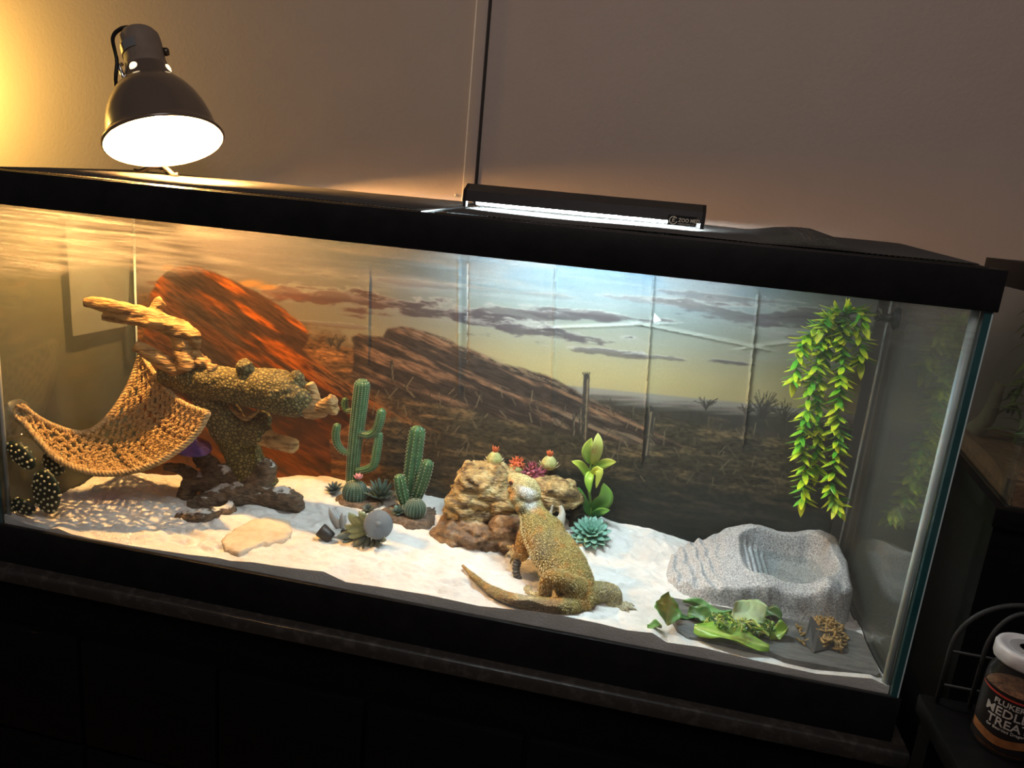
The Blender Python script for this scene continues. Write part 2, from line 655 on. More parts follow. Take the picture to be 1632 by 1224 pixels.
def lid(x0, x1, label, bulge):
    t = thing('screen_lid', ((x0 + x1) / 2, TD / 2, 0.498), label, 'lid', 'screen lids in the top rim')
    y0, y1 = 0.001, TD + 0.001
    g = frame(x0, x1, y0, y1, 0.498, 0.5025, 0.009)
    v = np.array(g.v)
    lift = lambda x, y: 0.0125 * (y - y0) / (y1 - y0)
    v[:, 2] += np.where(v[:, 2] > .50, lift(v[:, 0], v[:, 1]), 0)
    g.v = [tuple(q) for q in v]
    put('lid_frame', g, BLACK, t, bevel=0.0008)
    m = G()
    pitch, r = 0.0058, 0.00052
    zf = lambda x, y: 0.5030 + lift(x, y) + bulge(x, y)

    def wire(P):
        n = len(m.v)
        vs, fs = [], []
        for k, p in enumerate(P):
            d = P[min(k + 1, len(P) - 1)] - P[max(k - 1, 0)]
            s = np.cross(d, (0, 0, 1))
            s /= np.linalg.norm(s)
            vs += [p + s * r, p + np.array((0, 0, r)), p - s * r, p - np.array((0, 0, r))]
        for k in range(len(P) - 1):
            for j in range(4):
                a = k * 4
                fs.append((a + j, a + (j + 1) % 4, a + 4 + (j + 1) % 4, a + 4 + j))
        m.add(vs, fs)
    for x in np.arange(x0 + 0.008, x1 - 0.007, pitch):
        wire([np.array((x, y, zf(x, y))) for y in np.linspace(y0 + .008, y1 - .008, 7)])
    for y in np.arange(y0 + 0.008, y1 - 0.007, pitch):
        wire([np.array((x, y, zf(x, y) + r * 1.6)) for x in np.linspace(x0 + .008, x1 - .008, 17)])
    tag(put('screen_mesh', m, M_wire, t, smooth=False), kind='stuff')
    return t


lid(0.003, 0.606, 'black wire screen lid under the dome lamp', lambda x, y: 0.0012 * math.sin(x * 19) * math.sin(y * 12))
lid(0.622, TW - 0.003, 'black wire screen lid under the long strip light, its mesh bulging up at one end',
    lambda x, y: 0.016 * math.exp(-((x - 1.05) / 0.045) ** 2) * math.sin(math.pi * min(1, max(0, y / TD))) + 0.0008 * math.sin(x * 23))
# ------------------------------------------------------------------ dome heat lamp standing on the lid
RIM_C = np.array([0.166, 0.15, 0.5615])
opn = np.array([0.583 * 0.40 + 0.812 * 0.19, -0.812 * 0.40 + 0.583 * 0.19, -0.90])
opn /= np.linalg.norm(opn)
AX = -opn
M_dome = mat('dome_enamel', (0.10, 0.074, 0.055), rough=0.22, spec=0.5, coat=0.3)
M_domein = mat('dome_inside', (0.62, 0.60, 0.56), rough=0.35, spec=0.5)
M_socket = mat('socket_plastic', (0.16, 0.125, 0.10), (0.19, 0.15, 0.12), 50, rough=0.55)
M_steel = mat('bright_steel', (0.72, 0.72, 0.72), rough=0.22, metal=1.0)
M_dsteel = mat('dark_steel', (0.10, 0.085, 0.07), rough=0.3, metal=0.8)
LAMP = thing('dome_lamp', (0.150, 0.150, 0.5075), 'black dome heat lamp with glowing bulb standing on the wire lid', 'lamp')
prof = [(0.0815, -0.003), (0.0830, -0.0005), (0.0815, 0.002), (0.0765, 0.003), (0.0745, 0.012), (0.072, 0.028), (0.067, 0.046), (0.0595, 0.063),
        (0.050, 0.077), (0.041, 0.086), (0.034, 0.091)]
sh = put('lamp_shade', G().lathe(prof, 56, RIM_C, AX, close=False), M_dome, LAMP)
inner = [(0.0800, -0.003), (0.0750, 0.0025), (0.0728, 0.012), (0.0702, 0.028), (0.0652, 0.046), (0.0575, 0.063), (0.048, 0.0755), (0.036, 0.0835), (0.0, 0.0845)]
put('reflector', G().lathe(inner, 56, RIM_C, AX, close=False), M_domein, sh)
put('neck', G().lathe([(0.0345, 0.0895), (0.0335, 0.094), (0.0315, 0.103), (0.0305, 0.107), (0.0295, 0.110)], 40, RIM_C, AX, close=False), M_dome, LAMP)
so = put('socket', G().lathe([(0.0285, 0.106), (0.0282, 0.118), (0.0275, 0.120), (0.0275, 0.150), (0.0262, 0.160), (0.022, 0.166), (0.012, 0.169), (0.0, 0.1695)], 40, RIM_C, AX, close=False), M_socket, LAMP)
# frame vectors across the lamp axis: R to the viewer's right, T to the viewer
LR = np.array([0.812, 0.583, 0.0])
LR = LR - AX * (LR @ AX)
LR /= np.linalg.norm(LR)
LT = np.cross(LR, AX)
if LT[1] > 0:
    LT = -LT


def lamp_pt(r, ang, t):
    return RIM_C + AX * t + (LR * math.cos(ang) + LT * math.sin(ang)) * r


for k, ang in enumerate((math.radians(32), math.radians(128), math.radians(225), math.radians(315))):
    p = lamp_pt(0.0318, ang, 0.1005)
    d = p - (RIM_C + AX * 0.1005)
    tag(put('vent_hole', G().lathe([(0.0, 0.0014), (0.004, 0.0014), (0.0058, 0.0006), (0.0066, -0.0012)], 16, p, d, close=False),
            mat('vent_glow', (0.9, 0.8, 0.65), rough=0.3, emit=(1, 0.72, 0.42), estr=2.0), LAMP), 'bright round vent hole')
# steel band with a screw ear
band = G()
bp, n = [], 30
for k in range(n):
    a = math.radians(110) + k * math.radians(190) / (n - 1)
    bp.append(a)
vs, fs = [], []
for a in bp:
    for r, t in ((0.0278, 0.131), (0.0292, 0.131), (0.0292, 0.144), (0.0278, 0.144)):
        vs.append(lamp_pt(r, a, t))
for k in range(n - 1):
    for j in range(4):
        fs.append((k * 4 + j, k * 4 + (j + 1) % 4, k * 4 + 4 + (j + 1) % 4, k * 4 + 4 + j))
fs += [(0, 1, 2, 3), tuple(4 * (n - 1) + j for j in (3, 2, 1, 0))]
put('clamp_band', band.add(vs, fs), M_steel, LAMP, sharp=40)
sw = G()
sw.lathe([(0.006, 0), (0.006, 0.005), (0.0045, 0.0075), (0, 0.008)], 14, lamp_pt(0.0270, 0.15, 0.134), LR)
put('switch', sw, M_dsteel, LAMP)
wing = G().tube([lamp_pt(0.031, math.radians(178), 0.118), lamp_pt(0.036, math.radians(178), 0.114), lamp_pt(0.0345, math.radians(178), 0.104),
                 lamp_pt(0.033, math.radians(176), 0.090)], 0.0028, 8)
put('wing_screw', wing, M_steel, LAMP)
top = RIM_C + AX * 0.168
cord = spline([top, top + AX * 0.006 - LR * 0.006, lamp_pt(0.022, math.pi, 0.172), lamp_pt(0.036, math.pi * .97, 0.155), lamp_pt(0.038, math.pi * .95, 0.12),
               lamp_pt(0.044, math.pi * 1.1, 0.08), np.array([0.115, 0.235, 0.60]), np.array([0.104, 0.24, 0.555]), np.array([0.106, 0.235, 0.522]),
               np.array([0.118, 0.232, 0.5125])], 60)
put('power_cord', G().tube(cord, 0.0028, 8), BLACK, LAMP)
bc = RIM_C + AX * 0.032
bulb = put('bulb', G().lathe([(0.0, -0.029), (0.012, -0.026), (0.021, -0.019), (0.0255, -0.007), (0.025, 0.005), (0.020, 0.018), (0.015, 0.030), (0.013, 0.049)], 28, bc, AX, close=False),
           glass_mat('bulb_glass', (0.98, 0.96, 0.93), 0.12, (0.95, 0.92, 0.86)), LAMP)
put('filament', G().ball(bc - AX * 0.004, 0.0095, 16, 10), mat('hot_filament', (1, 0.9, 0.75), rough=0.4, emit=(1.0, 0.53, 0.17), estr=LAMP_L), bulb)
tag(bulb, 'frosted glowing bulb')
# spring clamp feet: bent steel legs spread on the lid behind and under the shade
foot = lamp_pt(0.0815, math.radians(266), 0.001)
lid_z = lambda y: 0.5036 + 0.0125 * y / TD
for s_, ex in ((-1, 0.026), (1, 0.030)):
    e_ = np.array([foot[0] + s_ * ex, foot[1] - 0.012, 0])
    e_[2] = lid_z(e_[1]) + 0.0036
    P = spline([foot + np.array([0, 0.004, 0.006]), foot + np.array([s_ * 0.004, 0.002, -0.003]), (foot + e_) / 2 + np.array([0, 0, 0.001]), e_, e_ + np.array([s_ * 0.009, -0.003, 0.0002])], 20)
    put('clamp_leg', G().tube(P, 0.0036, 8), M_steel if s_ > 0 else M_dsteel, LAMP)
put('clamp_spring', G().tube([foot + np.array([0.006 * math.sin(a), 0.004 * a / 6.28 + 0.002, -0.004 + 0.005 * math.cos(a)]) for a in np.linspace(0, 6 * math.pi, 60)], 0.0012, 6), M_dsteel, LAMP)

# ------------------------------------------------------------------ strip light lying on the lid
M_hood = mat('hood_black', (0.014, 0.0135, 0.013), (0.019, 0.018, 0.018), 80, rough=0.38, bump=0.06, bscale=500)
UY0, UY1 = 0.085, 0.190
FXL, FXR = onY(736, 330, UY0)[0], onY(1124, 350, UY0)[0]
ZH = 0.5150
HOOD = thing('strip_light', ((FXL + FXR) / 2, (UY0 + UY1) / 2, ZH - .003), 'long black strip light hood with a glowing tube lying on the wire lid', 'light fixture')
zt0, zt1 = 0.5315, 0.5405
sec = [(UY0, ZH + 0.003), (UY0 + 0.002, zt0), (UY0 + 0.020, zt1), (UY1 - 0.020, zt1), (UY1 - 0.002, zt0), (UY1, ZH + 0.003),
       (UY1 - 0.003, ZH + 0.003), (UY1 - 0.005, zt0 - 0.003), (UY1 - 0.021, zt1 - 0.003), (UY0 + 0.021, zt1 - 0.003), (UY0 + 0.005, zt0 - 0.003), (UY0 + 0.003, ZH + 0.003)]
g = G()
for x in (FXL, FXR):
    g.v += [(x, y, z) for y, z in sec]
n = len(sec)
g.f = [(k, (k + 1) % n, n + (k + 1) % n, n + k) for k in range(n)] + [tuple(range(n - 1, -1, -1)), tuple(range(n, 2 * n))]
put('housing', g, M_hood, HOOD, smooth=False)
for x0, x1 in ((FXL, FXL + 0.004), (FXR - 0.004, FXR)):
    g = G()
    so_ = sec[:6]
    for x in (x0, x1):
        g.v += [(x, y, z) for y, z in so_]
    g.f = [(k, (k + 1) % 6, 6 + (k + 1) % 6, 6 + k) for k in range(6)] + [tuple(range(5, -1, -1)), tuple(range(6, 12))]
    put('end_cap', g, M_hood, HOOD, smooth=False)
    for y in (UY0 + 0.008, UY1 - 0.008):
        put('foot', G().box(x0 - 0.001 if x0 > FXL else x0, x1, y - 0.004, y + 0.004, ZH - 0.0035, ZH + 0.004), M_hood, HOOD, smooth=False)
put('light_reflector', G().box(FXL + 0.006, FXR - 0.006, UY0 + 0.022, UY1 - 0.022, zt1 - 0.0055, zt1 - 0.0045), mat('hood_reflector', (0.8, 0.82, 0.85), rough=0.3), HOOD, smooth=False)
tag(put('tube', G().tube([(FXL + 0.012, UY0 + 0.030, 0.5225), (FXR - 0.012, UY0 + 0.030, 0.5225)], 0.0078, 16),
        mat('tube_glow', (0.9, 0.95, 1), emit=(0.78, 0.95, 1.0), estr=UV_L), HOOD), 'glowing cold white tube')


# the maker's plate on the front of the hood
def text_part(name, body, size, mt, parent, origin, xdir, ydir, extr=0.0002, align='LEFT', wrap=None, bold=0.0, sx=1.0):
    cu = bpy.data.curves.new(name, 'FONT')
    cu.body = body
    cu.size = size
    cu.extrude = extr
    cu.offset = bold
    cu.align_x = align
    cu.resolution_u = 3
    tmp = bpy.data.objects.new('tmp', cu)
    C.objects.link(tmp)
    dg = bpy.context.evaluated_depsgraph_get()
    me = bpy.data.meshes.new_from_object(tmp.evaluated_get(dg))
    bpy.data.objects.remove(tmp)
    V = np.zeros(len(me.vertices) * 3)
    me.vertices.foreach_get('co', V)
    V = V.reshape(-1, 3)
    F = [tuple(p.vertices) for p in me.polygons]
    bpy.data.meshes.remove(me)
    xd, yd = np.array(xdir, float), np.array(ydir, float)
    zd = np.cross(xd, yd)
    if wrap is None:
        W = np.array(origin) + V[:, :1] * sx * xd + V[:, 1:2] * yd + V[:, 2:] * zd
    else:
        W = wrap(V * np.array((sx, 1, 1)))
    return put(name, from_vf(W, F), mt, parent, smooth=False)


yf = UY0 + 0.0010
pl = onY(1064, 352, yf)
pr = onY(1109, 356, yf)
PZ = 0.5190
M_print = mat('plate_print', (0.62, 0.55, 0.45), rough=0.5)
bd = put('badge', G().box(pl[0], pr[0], yf - 0.0012, yf + 0.001, PZ - 0.0055, PZ + 0.0060), mat('plate_black', (0.01, 0.01, 0.01), rough=0.3), HOOD, smooth=False)
text_part('lettering', 'ZOO MED', 0.0062, M_print, bd, (pl[0] + 0.0125, yf - 0.0013, PZ - 0.0012), (1, 0, 0), (0, 0, 1), bold=0.00008, sx=0.88)
text_part('lettering', 'LABORATORIES, INC.', 0.0021, M_print, bd, (pl[0] + 0.0125, yf - 0.0013, PZ - 0.0042), (1, 0, 0), (0, 0, 1))
g = G()
g.tube([(pl[0] + 0.0065 + 0.0044 * math.cos(a), yf - 0.0015, PZ + 0.0044 * math.sin(a)) for a in np.linspace(0.5, 2 * math.pi - 0.2, 24)], 0.0005, 6)
g.tube([(pl[0] + 0.0075 + 0.0018 * math.cos(a), yf - 0.0015, PZ + 0.0008 + 0.0022 * math.sin(a)) for a in np.linspace(0.9, 5, 14)], 0.0005, 6)
g.tube([(pl[0] + 0.0050, yf - 0.0015, PZ - 0.0030), (pl[0] + 0.0062, yf - 0.0015, PZ + 0.0005), (pl[0] + 0.0085, yf - 0.0015, PZ + 0.0012)], 0.0004, 6)
put('logo', g, M_print, bd)
# ------------------------------------------------------------------ sand
FRONT = [(5, 820), (44, 836), (74, 844), (91, 842), (115, 852), (147, 859), (220, 872), (300, 884), (345, 889), (367, 894), (400, 896), (460, 905), (515, 911), (551, 928),
         (600, 935), (680, 948), (763, 966), (850, 975), (902, 983), (960, 995), (1000, 1005), (1040, 1009), (1062, 1024), (1119, 1032), (1200, 1052), (1300, 1074), (1390, 1082), (1415, 1094)]
BACK = [(222, 752), (257, 758), (330, 760), (416, 758), (444, 762), (478, 757), (523, 759), (580, 775), (640, 783), (673, 787), (707, 793), (800, 800), (900, 812), (958, 822), (985, 833),
        (1040, 843), (1110, 868), (1200, 893), (1330, 918)]
fx = np.array([[q[0], q[2]] for q in (onY(a, b, 0.0) for a, b in FRONT)])
bx_ = np.array([[q[0], q[2]] for q in (onY(a, b, TD - .004) for a, b in BACK)])


def sand_h(x, y):
    x, y = np.asarray(x, float), np.asarray(y, float)
    zf = np.interp(x, fx[:, 0], fx[:, 1])
    zb = np.interp(x, bx_[:, 0], bx_[:, 1])
    t = np.clip(y / TD, 0, 1)
    mid = np.interp(x, [0, .2, .4, .6, .8, .95, 1.22], [.006, .010, .014, .016, .014, .008, .004])
    wf, wb = (1 - sstep(0, .22, t)), sstep(.62, 1, t)
    z = zf * wf + zb * wb + mid * (1 - wf - wb)
    p = np.stack([x * 22, y * 34, 0 * x], -1)
    r = fbm(p, 4) - 0.5
    q = np.stack([x * 70 + 5 * r, y * 120, 0 * x + 3], -1)
    amp = sstep(0, .08, t) * (1 - .5 * sstep(.9, 1, t))
    flat = 1 - sstep(.93, .97, x) * (1 - sstep(.10, .14, y)) * .9
    z = z + amp * flat * (0.013 * r + 0.0065 * (fbm(q, 3) - 0.5) + 0.0020 * np.sin(90 * y + 30 * x + 14 * r) * vnoise(p * .6))
    z = z + amp * flat * (.0042 * (fbm(np.stack([x * 120, y * 150, 0 * x + 8], -1), 3) - .5))
    return z


def sz(x, y):
    return float(sand_h(np.array([x]), np.array([y]))[0])


nx, ny = 640, 176
X, Y = np.meshgrid(np.linspace(0.0008, TW - 0.0008, nx), np.linspace(0.0006, TD - 0.0035, ny))
Z = sand_h(X, Y)
g = G().grid(np.stack([X, Y, Z], -1))
V = g.v
ring = [j for j in range(nx)] + [i * nx + nx - 1 for i in range(1, ny)] + [(ny - 1) * nx + j for j in range(nx - 2, -1, -1)] + [i * nx for i in range(ny - 2, 0, -1)]
b0 = len(V)
V += [(V[i][0], V[i][1], -0.0458) for i in ring]
for k in range(len(ring)):
    k2 = (k + 1) % len(ring)
    g.f.append((ring[k2], ring[k], b0 + k, b0 + k2))
g.f.append(tuple(b0 + k for k in range(len(ring))))
M_sand = mat('white_sand', (0.64, 0.625, 0.60), (0.78, 0.77, 0.75), 24, rough=0.95, bump=0.5, bscale=420, spec=0.1, detail=6)
tag(put('sand_bed', g, M_sand, base=(TW / 2, TD / 2, -0.0458), sharp=60), 'pale fine sand covering the floor of the terrarium', 'sand', kind='stuff')

# ------------------------------------------------------------------ printed desert backdrop on the rear pane
PX0, PX1 = 0.006, 1.199
PZ0, PZ1 = -0.044, 0.4825
nu, nv = 840, 372
U, Wz = np.meshgrid(np.linspace(PX0, PX1, nu), np.linspace(PZ0, PZ1, nv))
YP = TD - 0.0022
px, py = to_px(np.stack([U, 0 * U + YP, Wz], -1))


def poly_mask(pts, soft=2.0, rough=0.0, rs=0.06):
    """soft inside mask of a polygon in photo pixels"""
    P = np.array(pts, float)
    x, y = px, py
    if rough:
        x = x + rough * (fbm(np.stack([px * rs, py * rs, 0 * px + 1], -1), 3) - .5) * 2
        y = y + rough * (fbm(np.stack([px * rs, py * rs, 0 * px + 9], -1), 3) - .5) * 2
    ins = np.zeros_like(x, bool)
    dist = np.full_like(x, 1e9)
    for k in range(len(P)):
        a, b = P[k], P[(k + 1) % len(P)]
        c = ((a[1] > y) != (b[1] > y)) & (x < (b[0] - a[0]) * (y - a[1]) / (b[1] - a[1] + 1e-9) + a[0])
        ins ^= c
        d = b - a
        t = np.clip(((x - a[0]) * d[0] + (y - a[1]) * d[1]) / (d @ d + 1e-9), 0, 1)
        dist = np.minimum(dist, np.hypot(x - a[0] - t * d[0], y - a[1] - t * d[1]))
    return np.clip(0.5 + np.where(ins, dist, -dist) / (2 * soft), 0, 1)


def nz(sx, sy, o=0, oc=4, rotd=0):
    a = math.radians(rotd)
    x, y = px * math.cos(a) + py * math.sin(a), -px * math.sin(a) + py * math.cos(a)
    return fbm(np.stack([x * sx, y * sy, 0 * x + o], -1), oc)


def over(img, col, m):
    col = np.array(col, float)
    return img * (1 - m[..., None]) + col * m[..., None]


hor = 600 + 0.0955 * (px - 816)                    # lines that are level on the print tilt like this in the photo
lev = py - (618 + 0.098 * (px - 943))              # height above (-) / below (+) the printed horizon
# sky
k1 = sstep(-230, -20, lev)[..., None]
img = (1 - k1) * np.array([0.30, 0.44, 0.56]) + k1 * np.array([0.60, 0.56, 0.42])
low = sstep(-90, -8, lev)
img = over(img, (0.62, 0.50, 0.27), low * .65)
img = over(img, (0.42, 0.34, 0.31), .55 * sstep(700, 300, px) * sstep(-40, -160, lev))
img = over(img, (0.50, 0.44, 0.28), .5 * sstep(1080, 1350, px))
img = over(img, (0.22, 0.19, 0.185), .72 * sstep(820, 300, px))
st = nz(.006, .045, 4, 5, 6)
img = over(img, (0.66, 0.64, 0.62), .55 * sstep(.50, .68, st) * sstep(-40, -120, lev))
# clouds: (centre x, centre y, half length, half height, darkness)
cn = nz(.016, .075, 21, 6, 7)
cn2 = nz(.06, .22, 22, 5, 7)
for cx, cy, rx, ry, dk in ((585, 484, 95, 15, .95), (690, 497, 75, 14, .9), (540, 478, 45, 9, .6), (765, 512, 60, 16, .95), (850, 530, 90, 11, .9), (910, 500, 95, 8, .85),
                           (820, 497, 50, 8, .7), (1000, 507, 70, 6, .7), (1020, 480, 70, 7, .5), (1150, 500, 95, 14, .75), (1260, 505, 90, 16, .75), (1150, 473, 90, 7, .55),
                           (970, 562, 60, 4.5, .7), (1060, 570, 45, 3, .6), (1155, 576, 65, 5, .85), (455, 468, 30, 6, .6), (1300, 540, 60, 7, .5), (530, 518, 50, 3, .4),
                           (640, 450, 120, 4, .3), (860, 470, 110, 4, .3), (300, 455, 60, 8, .5)):
    dy = py - cy - 0.10 * (px - cx)
    d = np.sqrt(((px - cx) / rx) ** 2 + (dy / ry) ** 2) + (cn - .5) * 3.0 + (cn2 - .5) * 1.2
    m = sstep(1.05, .55, d)
    warm = np.clip((700 - cx) / 300, 0, 1)
    img = over(img, (0.86, 0.84, 0.80), .55 * sstep(1.3, .9, d) * sstep(2, -ry, dy) * (1 - warm * .7))
    img = over(img, (0.16 + .10 * warm, 0.135 + .0 * warm, 0.145 - .03 * warm), m * dk)
    img = over(img, (0.42, 0.20, 0.14), m * dk * .5 * warm * sstep(0, ry, dy))
for cx, cy, rx, ry in ((268, 427, 20, 7), (396, 452, 26, 8), (425, 458, 18, 5)):
    d = np.sqrt(((px - cx) / rx) ** 2 + ((py - cy) / ry) ** 2) + (cn - .5) * 1.2
    img = over(img, (0.72, 0.44, 0.22), sstep(1.1, .3, d) * .75)
img = img * (.52 + .14 * sstep(-70, -10, lev))[..., None]
# far plain
plain = sstep(-1.5, 1.5, lev) * sstep(700, 760, px)
img = over(img, (0.30, 0.27, 0.24), plain)
img = over(img, (0.055, 0.048, 0.040), sstep(3, 26, lev + 18 * (nz(.02, .3, 5) - .5)) * sstep(700, 760, px))
# scrub covering the lower half of the print
gr = nz(.022, .13, 7, 6, 8)
gr2 = nz(.16, .42, 8, 4, 12)
ground = poly_mask([(200, 470), (480, 520), (560, 545), (760, 590), (960, 645), (1200, 690), (1420, 720), (1420, 1000), (180, 900)], 10, 14)
gcol = np.stack([.070 + .12 * sstep(.48, .72, gr), .058 + .085 * sstep(.48, .72, gr), .040 + .05 * sstep(.48, .72, gr)], -1)
gcol = gcol * (.05 + 1.7 * gr2[..., None])
dark = sstep(700, 800, py - 0.1 * (px - 900)) * sstep(560, 900, px)
gcol = gcol * (1 - .8 * dark[..., None]) + np.array([.012, .016, .016]) * dark[..., None]
warmg = sstep(760, 500, px)[..., None]
gcol = gcol * (1 + warmg * np.array([1.1, .55, .25]))
img = img * (1 - ground[..., None]) + gcol * ground[..., None]
# dark ridge of rock behind
R2 = [(560, 536), (574, 531), (598, 536), (611, 536), (618, 523), (640, 520), (672, 527), (702, 537), (760, 560), (800, 580), (832, 587), (870, 598), (905, 616), (945, 640), (985, 655),
      (1040, 686), (1090, 712), (980, 705), (900, 690), (820, 672), (740, 650), (680, 640), (600, 625), (560, 600), (566, 560)]
rm = poly_mask(R2, 2, 3)
s2 = nz(.014, .16, 31, 6, 24)
s3 = nz(.08, .50, 32, 4, 24)
rc = np.stack([.050 + .16 * sstep(.48, .72, s2), .037 + .10 * sstep(.48, .72, s2), .030 + .065 * sstep(.48, .72, s2)], -1) * (.05 + 1.9 * s3[..., None])
img = img * (1 - rm[..., None]) + rc * rm[..., None]
img = over(img, (0.30, 0.23, 0.17), .65 * poly_mask([(620, 521), (700, 534), (830, 585), (960, 645), (990, 657), (900, 622), (790, 580), (690, 540)], 3, 3) * sstep(.42, .62, s3))
img = over(img, (0.26, 0.21, 0.16), .6 * poly_mask([(880, 655), (960, 668), (1050, 700), (1040, 716), (960, 690), (880, 672)], 5, 8) * sstep(.4, .6, s2))
# great orange boulder
R1 = [(236, 500), (240, 470), (252, 446), (268, 432), (290, 424), (318, 424), (345, 434), (372, 446), (405, 462), (440, 482), (468, 505), (488, 524), (493, 540), (484, 556), (500, 572),
      (530, 598), (565, 620), (605, 646), (630, 664), (600, 668), (560, 676), (525, 700), (530, 772), (200, 780), (214, 600)]
bm_ = poly_mask(R1, 1.6, 2.5)
s4 = nz(.013, .12, 41, 6, 33)
s5 = nz(.07, .48, 42, 4, 33)
t1 = sstep(.42, .66, s4)[..., None]
bc_ = (1 - t1) * np.array([.075, .042, .028]) + t1 * np.array([.36, .135, .045])
shade = poly_mask([(236, 500), (244, 460), (270, 432), (310, 425), (345, 440), (330, 470), (380, 500), (400, 560), (360, 600), (280, 620), (215, 640)], 22, 16)
bc_ = bc_ * (1 - .78 * shade[..., None]) + np.array([.060, .050, .044]) * .78 * shade[..., None]
bc_ = bc_ * (.05 + 1.9 * s5[..., None])
bc_ = bc_ * (1 - .5 * sstep(580, 660, py))[..., None]
img = img * (1 - bm_[..., None]) + bc_ * bm_[..., None]
lower = sstep(650, 690, py) * sstep(640, 560, px)
img = over(img, (0.26, 0.115, 0.045), .55 * lower * nz(.03, .08, 51, 4))
img = over(img, (0.36, 0.19, 0.09), .5 * poly_mask([(490, 556), (540, 600), (620, 650), (700, 690), (640, 682), (560, 640), (500, 600)], 5, 5) * sstep(.38, .6, s5))


# saguaros and bushes
def stick(img, x0, y0, x1, y1, w, col, soft=1.2):
    d = np.array([x1 - x0, y1 - y0], float)
    t = np.clip(((px - x0) * d[0] + (py - y0) * d[1]) / (d @ d), 0, 1)
    q = np.hypot(px - x0 - t * d[0], py - y0 - t * d[1])
    return over(img, col, np.clip((w - q) / soft + .5, 0, 1))


for a in ((935, 600, 931, 700, 5.0), (1036, 652, 1028, 725, 5.5), (624, 577, 626, 606, 2.6), (925, 645, 925, 690, 2.4), (1043, 660, 1040, 690, 2.0), (915, 655, 914, 695, 2.2)):
    img = stick(img, *a[:4], a[4], (.055, .048, .040))
    img = stick(img, a[0] + a[4] * .35, a[1] + 5, a[2] + a[4] * .35, a[3], a[4] * .22, (.24, .19, .14), .9)
for k in (-5, -2, 1, 4):
    img = stick(img, 935 + k, 597, 935 + k * 1.2, 593.5, .9, (.04, .035, .03))
rr = random.Random(3)
for bx0, by0, hh, nb in ((1215, 668, 46, 26), (1125, 652, 24, 14), (1250, 676, 40, 16), (540, 556, 26, 8), (528, 552, 20, 6), (1190, 664, 26, 10)):
    for k in range(nb):
        a = rr.uniform(-1.15, 1.15)
        L_ = hh * rr.uniform(.55, 1.05)
        xm, ym = bx0 + L_ * .5 * math.sin(a * .7), by0 - L_ * .5 * math.cos(a * .7)
        xe, ye = bx0 + L_ * math.sin(a), by0 - L_ * math.cos(a)
        img = stick(img, bx0, by0, xm, ym, .9, (.05, .042, .034), .9)
        img = stick(img, xm, ym, xe, ye, .6, (.06, .05, .04), .9)
        img = stick(img, xm, ym, xm + .4 * L_ * math.sin(a + .6), ym - .4 * L_ * math.cos(a + .6), .5, (.06, .05, .04), .9)
for k in range(260):
    x0, y0 = rr.uniform(560, 1330), rr.uniform(640, 760)
    y0 += .1 * (x0 - 900)
    a = rr.uniform(-.8, .8)
    L_ = rr.uniform(6, 22)
    c = rr.uniform(.03, .22)
    sel = (np.abs(px - x0) < 26) & (np.abs(py - y0) < 26)
    if sel.any():
        i0, i1 = np.where(sel.any(1))[0][[0, -1]]
        j0, j1 = np.where(sel.any(0))[0][[0, -1]]
        sl = (slice(i0, i1 + 1), slice(j0, j1 + 1))
        d = np.array([L_ * math.sin(a), -L_ * math.cos(a)])
        t = np.clip(((px[sl] - x0) * d[0] + (py[sl] - y0) * d[1]) / (d @ d), 0, 1)
        q = np.hypot(px[sl] - x0 - t * d[0], py[sl] - y0 - t * d[1])
        mm = np.clip((.7 - q) / .9 + .5, 0, 1)[..., None]
        img[sl] = img[sl] * (1 - mm) + np.array([c, c * .82, c * .58]) * mm
img = np.clip(img, 0.004, 0.9)
lum = img.mean(-1, keepdims=True)
img = np.clip(lum + (img - lum) * 1.25, 0.003, 0.9) ** 1.22
# folds pressed into the cloth
relief = 0.0010 * np.sin(U * 21 + 1.3) * np.sin(Wz * 9 + .5) + .0006 * (fbm(np.stack([U * 30, Wz * 18, 0 * U], -1), 3) - .5)
for xa, ya, xb, yb, w, h_ in ((732, 440, 732, 600, .0035, .0022), (746, 440, 745, 560, .003, -.0015), (886, 440, 880, 640, .003, .0018), (1042, 460, 1026, 700, .003, .0026), (1206, 500, 1188, 680, .0035, .0026),
                             (590, 450, 588, 560, .003, .0012), (300, 620, 300, 780, .004, .001), (880, 522, 1040, 516, .004, .0014), (1040, 520, 1200, 552, .004, .0022), (1200, 552, 1300, 540, .004, .0016)):
    a, b = onY(xa, ya, YP), onY(xb, yb, YP)
    d = np.array([b[0] - a[0], b[2] - a[2]])
    t = np.clip(((U - a[0]) * d[0] + (Wz - a[2]) * d[1]) / (d @ d), -.15, 1.15)
    q = ((U - a[0] - t * d[0]) * d[1] - (Wz - a[2] - t * d[1]) * d[0]) / np.linalg.norm(d)
    e = np.hypot(U - a[0] - t * d[0], Wz - a[2] - t * d[1])
    relief += h_ * np.clip(1 - e / w, 0, 1)
    relief += h_ * .5 * np.clip(1 - e / (w * 6), 0, 1) * np.sign(q)
g = G().grid(np.stack([U, YP - relief - .0012, Wz], -1))
nf = len(g.v)
g.v += [(PX0, YP + .0010, PZ0), (PX1, YP + .0010, PZ0), (PX1, YP + .0010, PZ1), (PX0, YP + .0010, PZ1)]
g.f.append((nf, nf + 3, nf + 2, nf + 1))
pc = np.vstack([img.reshape(-1, 3), np.full((4, 3), .5)])
M_poster = mat('printed_cloth', (0.86, 0.86, 0.86), (1.0, 1.0, 1.0), 700, rough=0.55, spec=0.3, vcol=True, bump=0.10, bscale=900, detail=2)
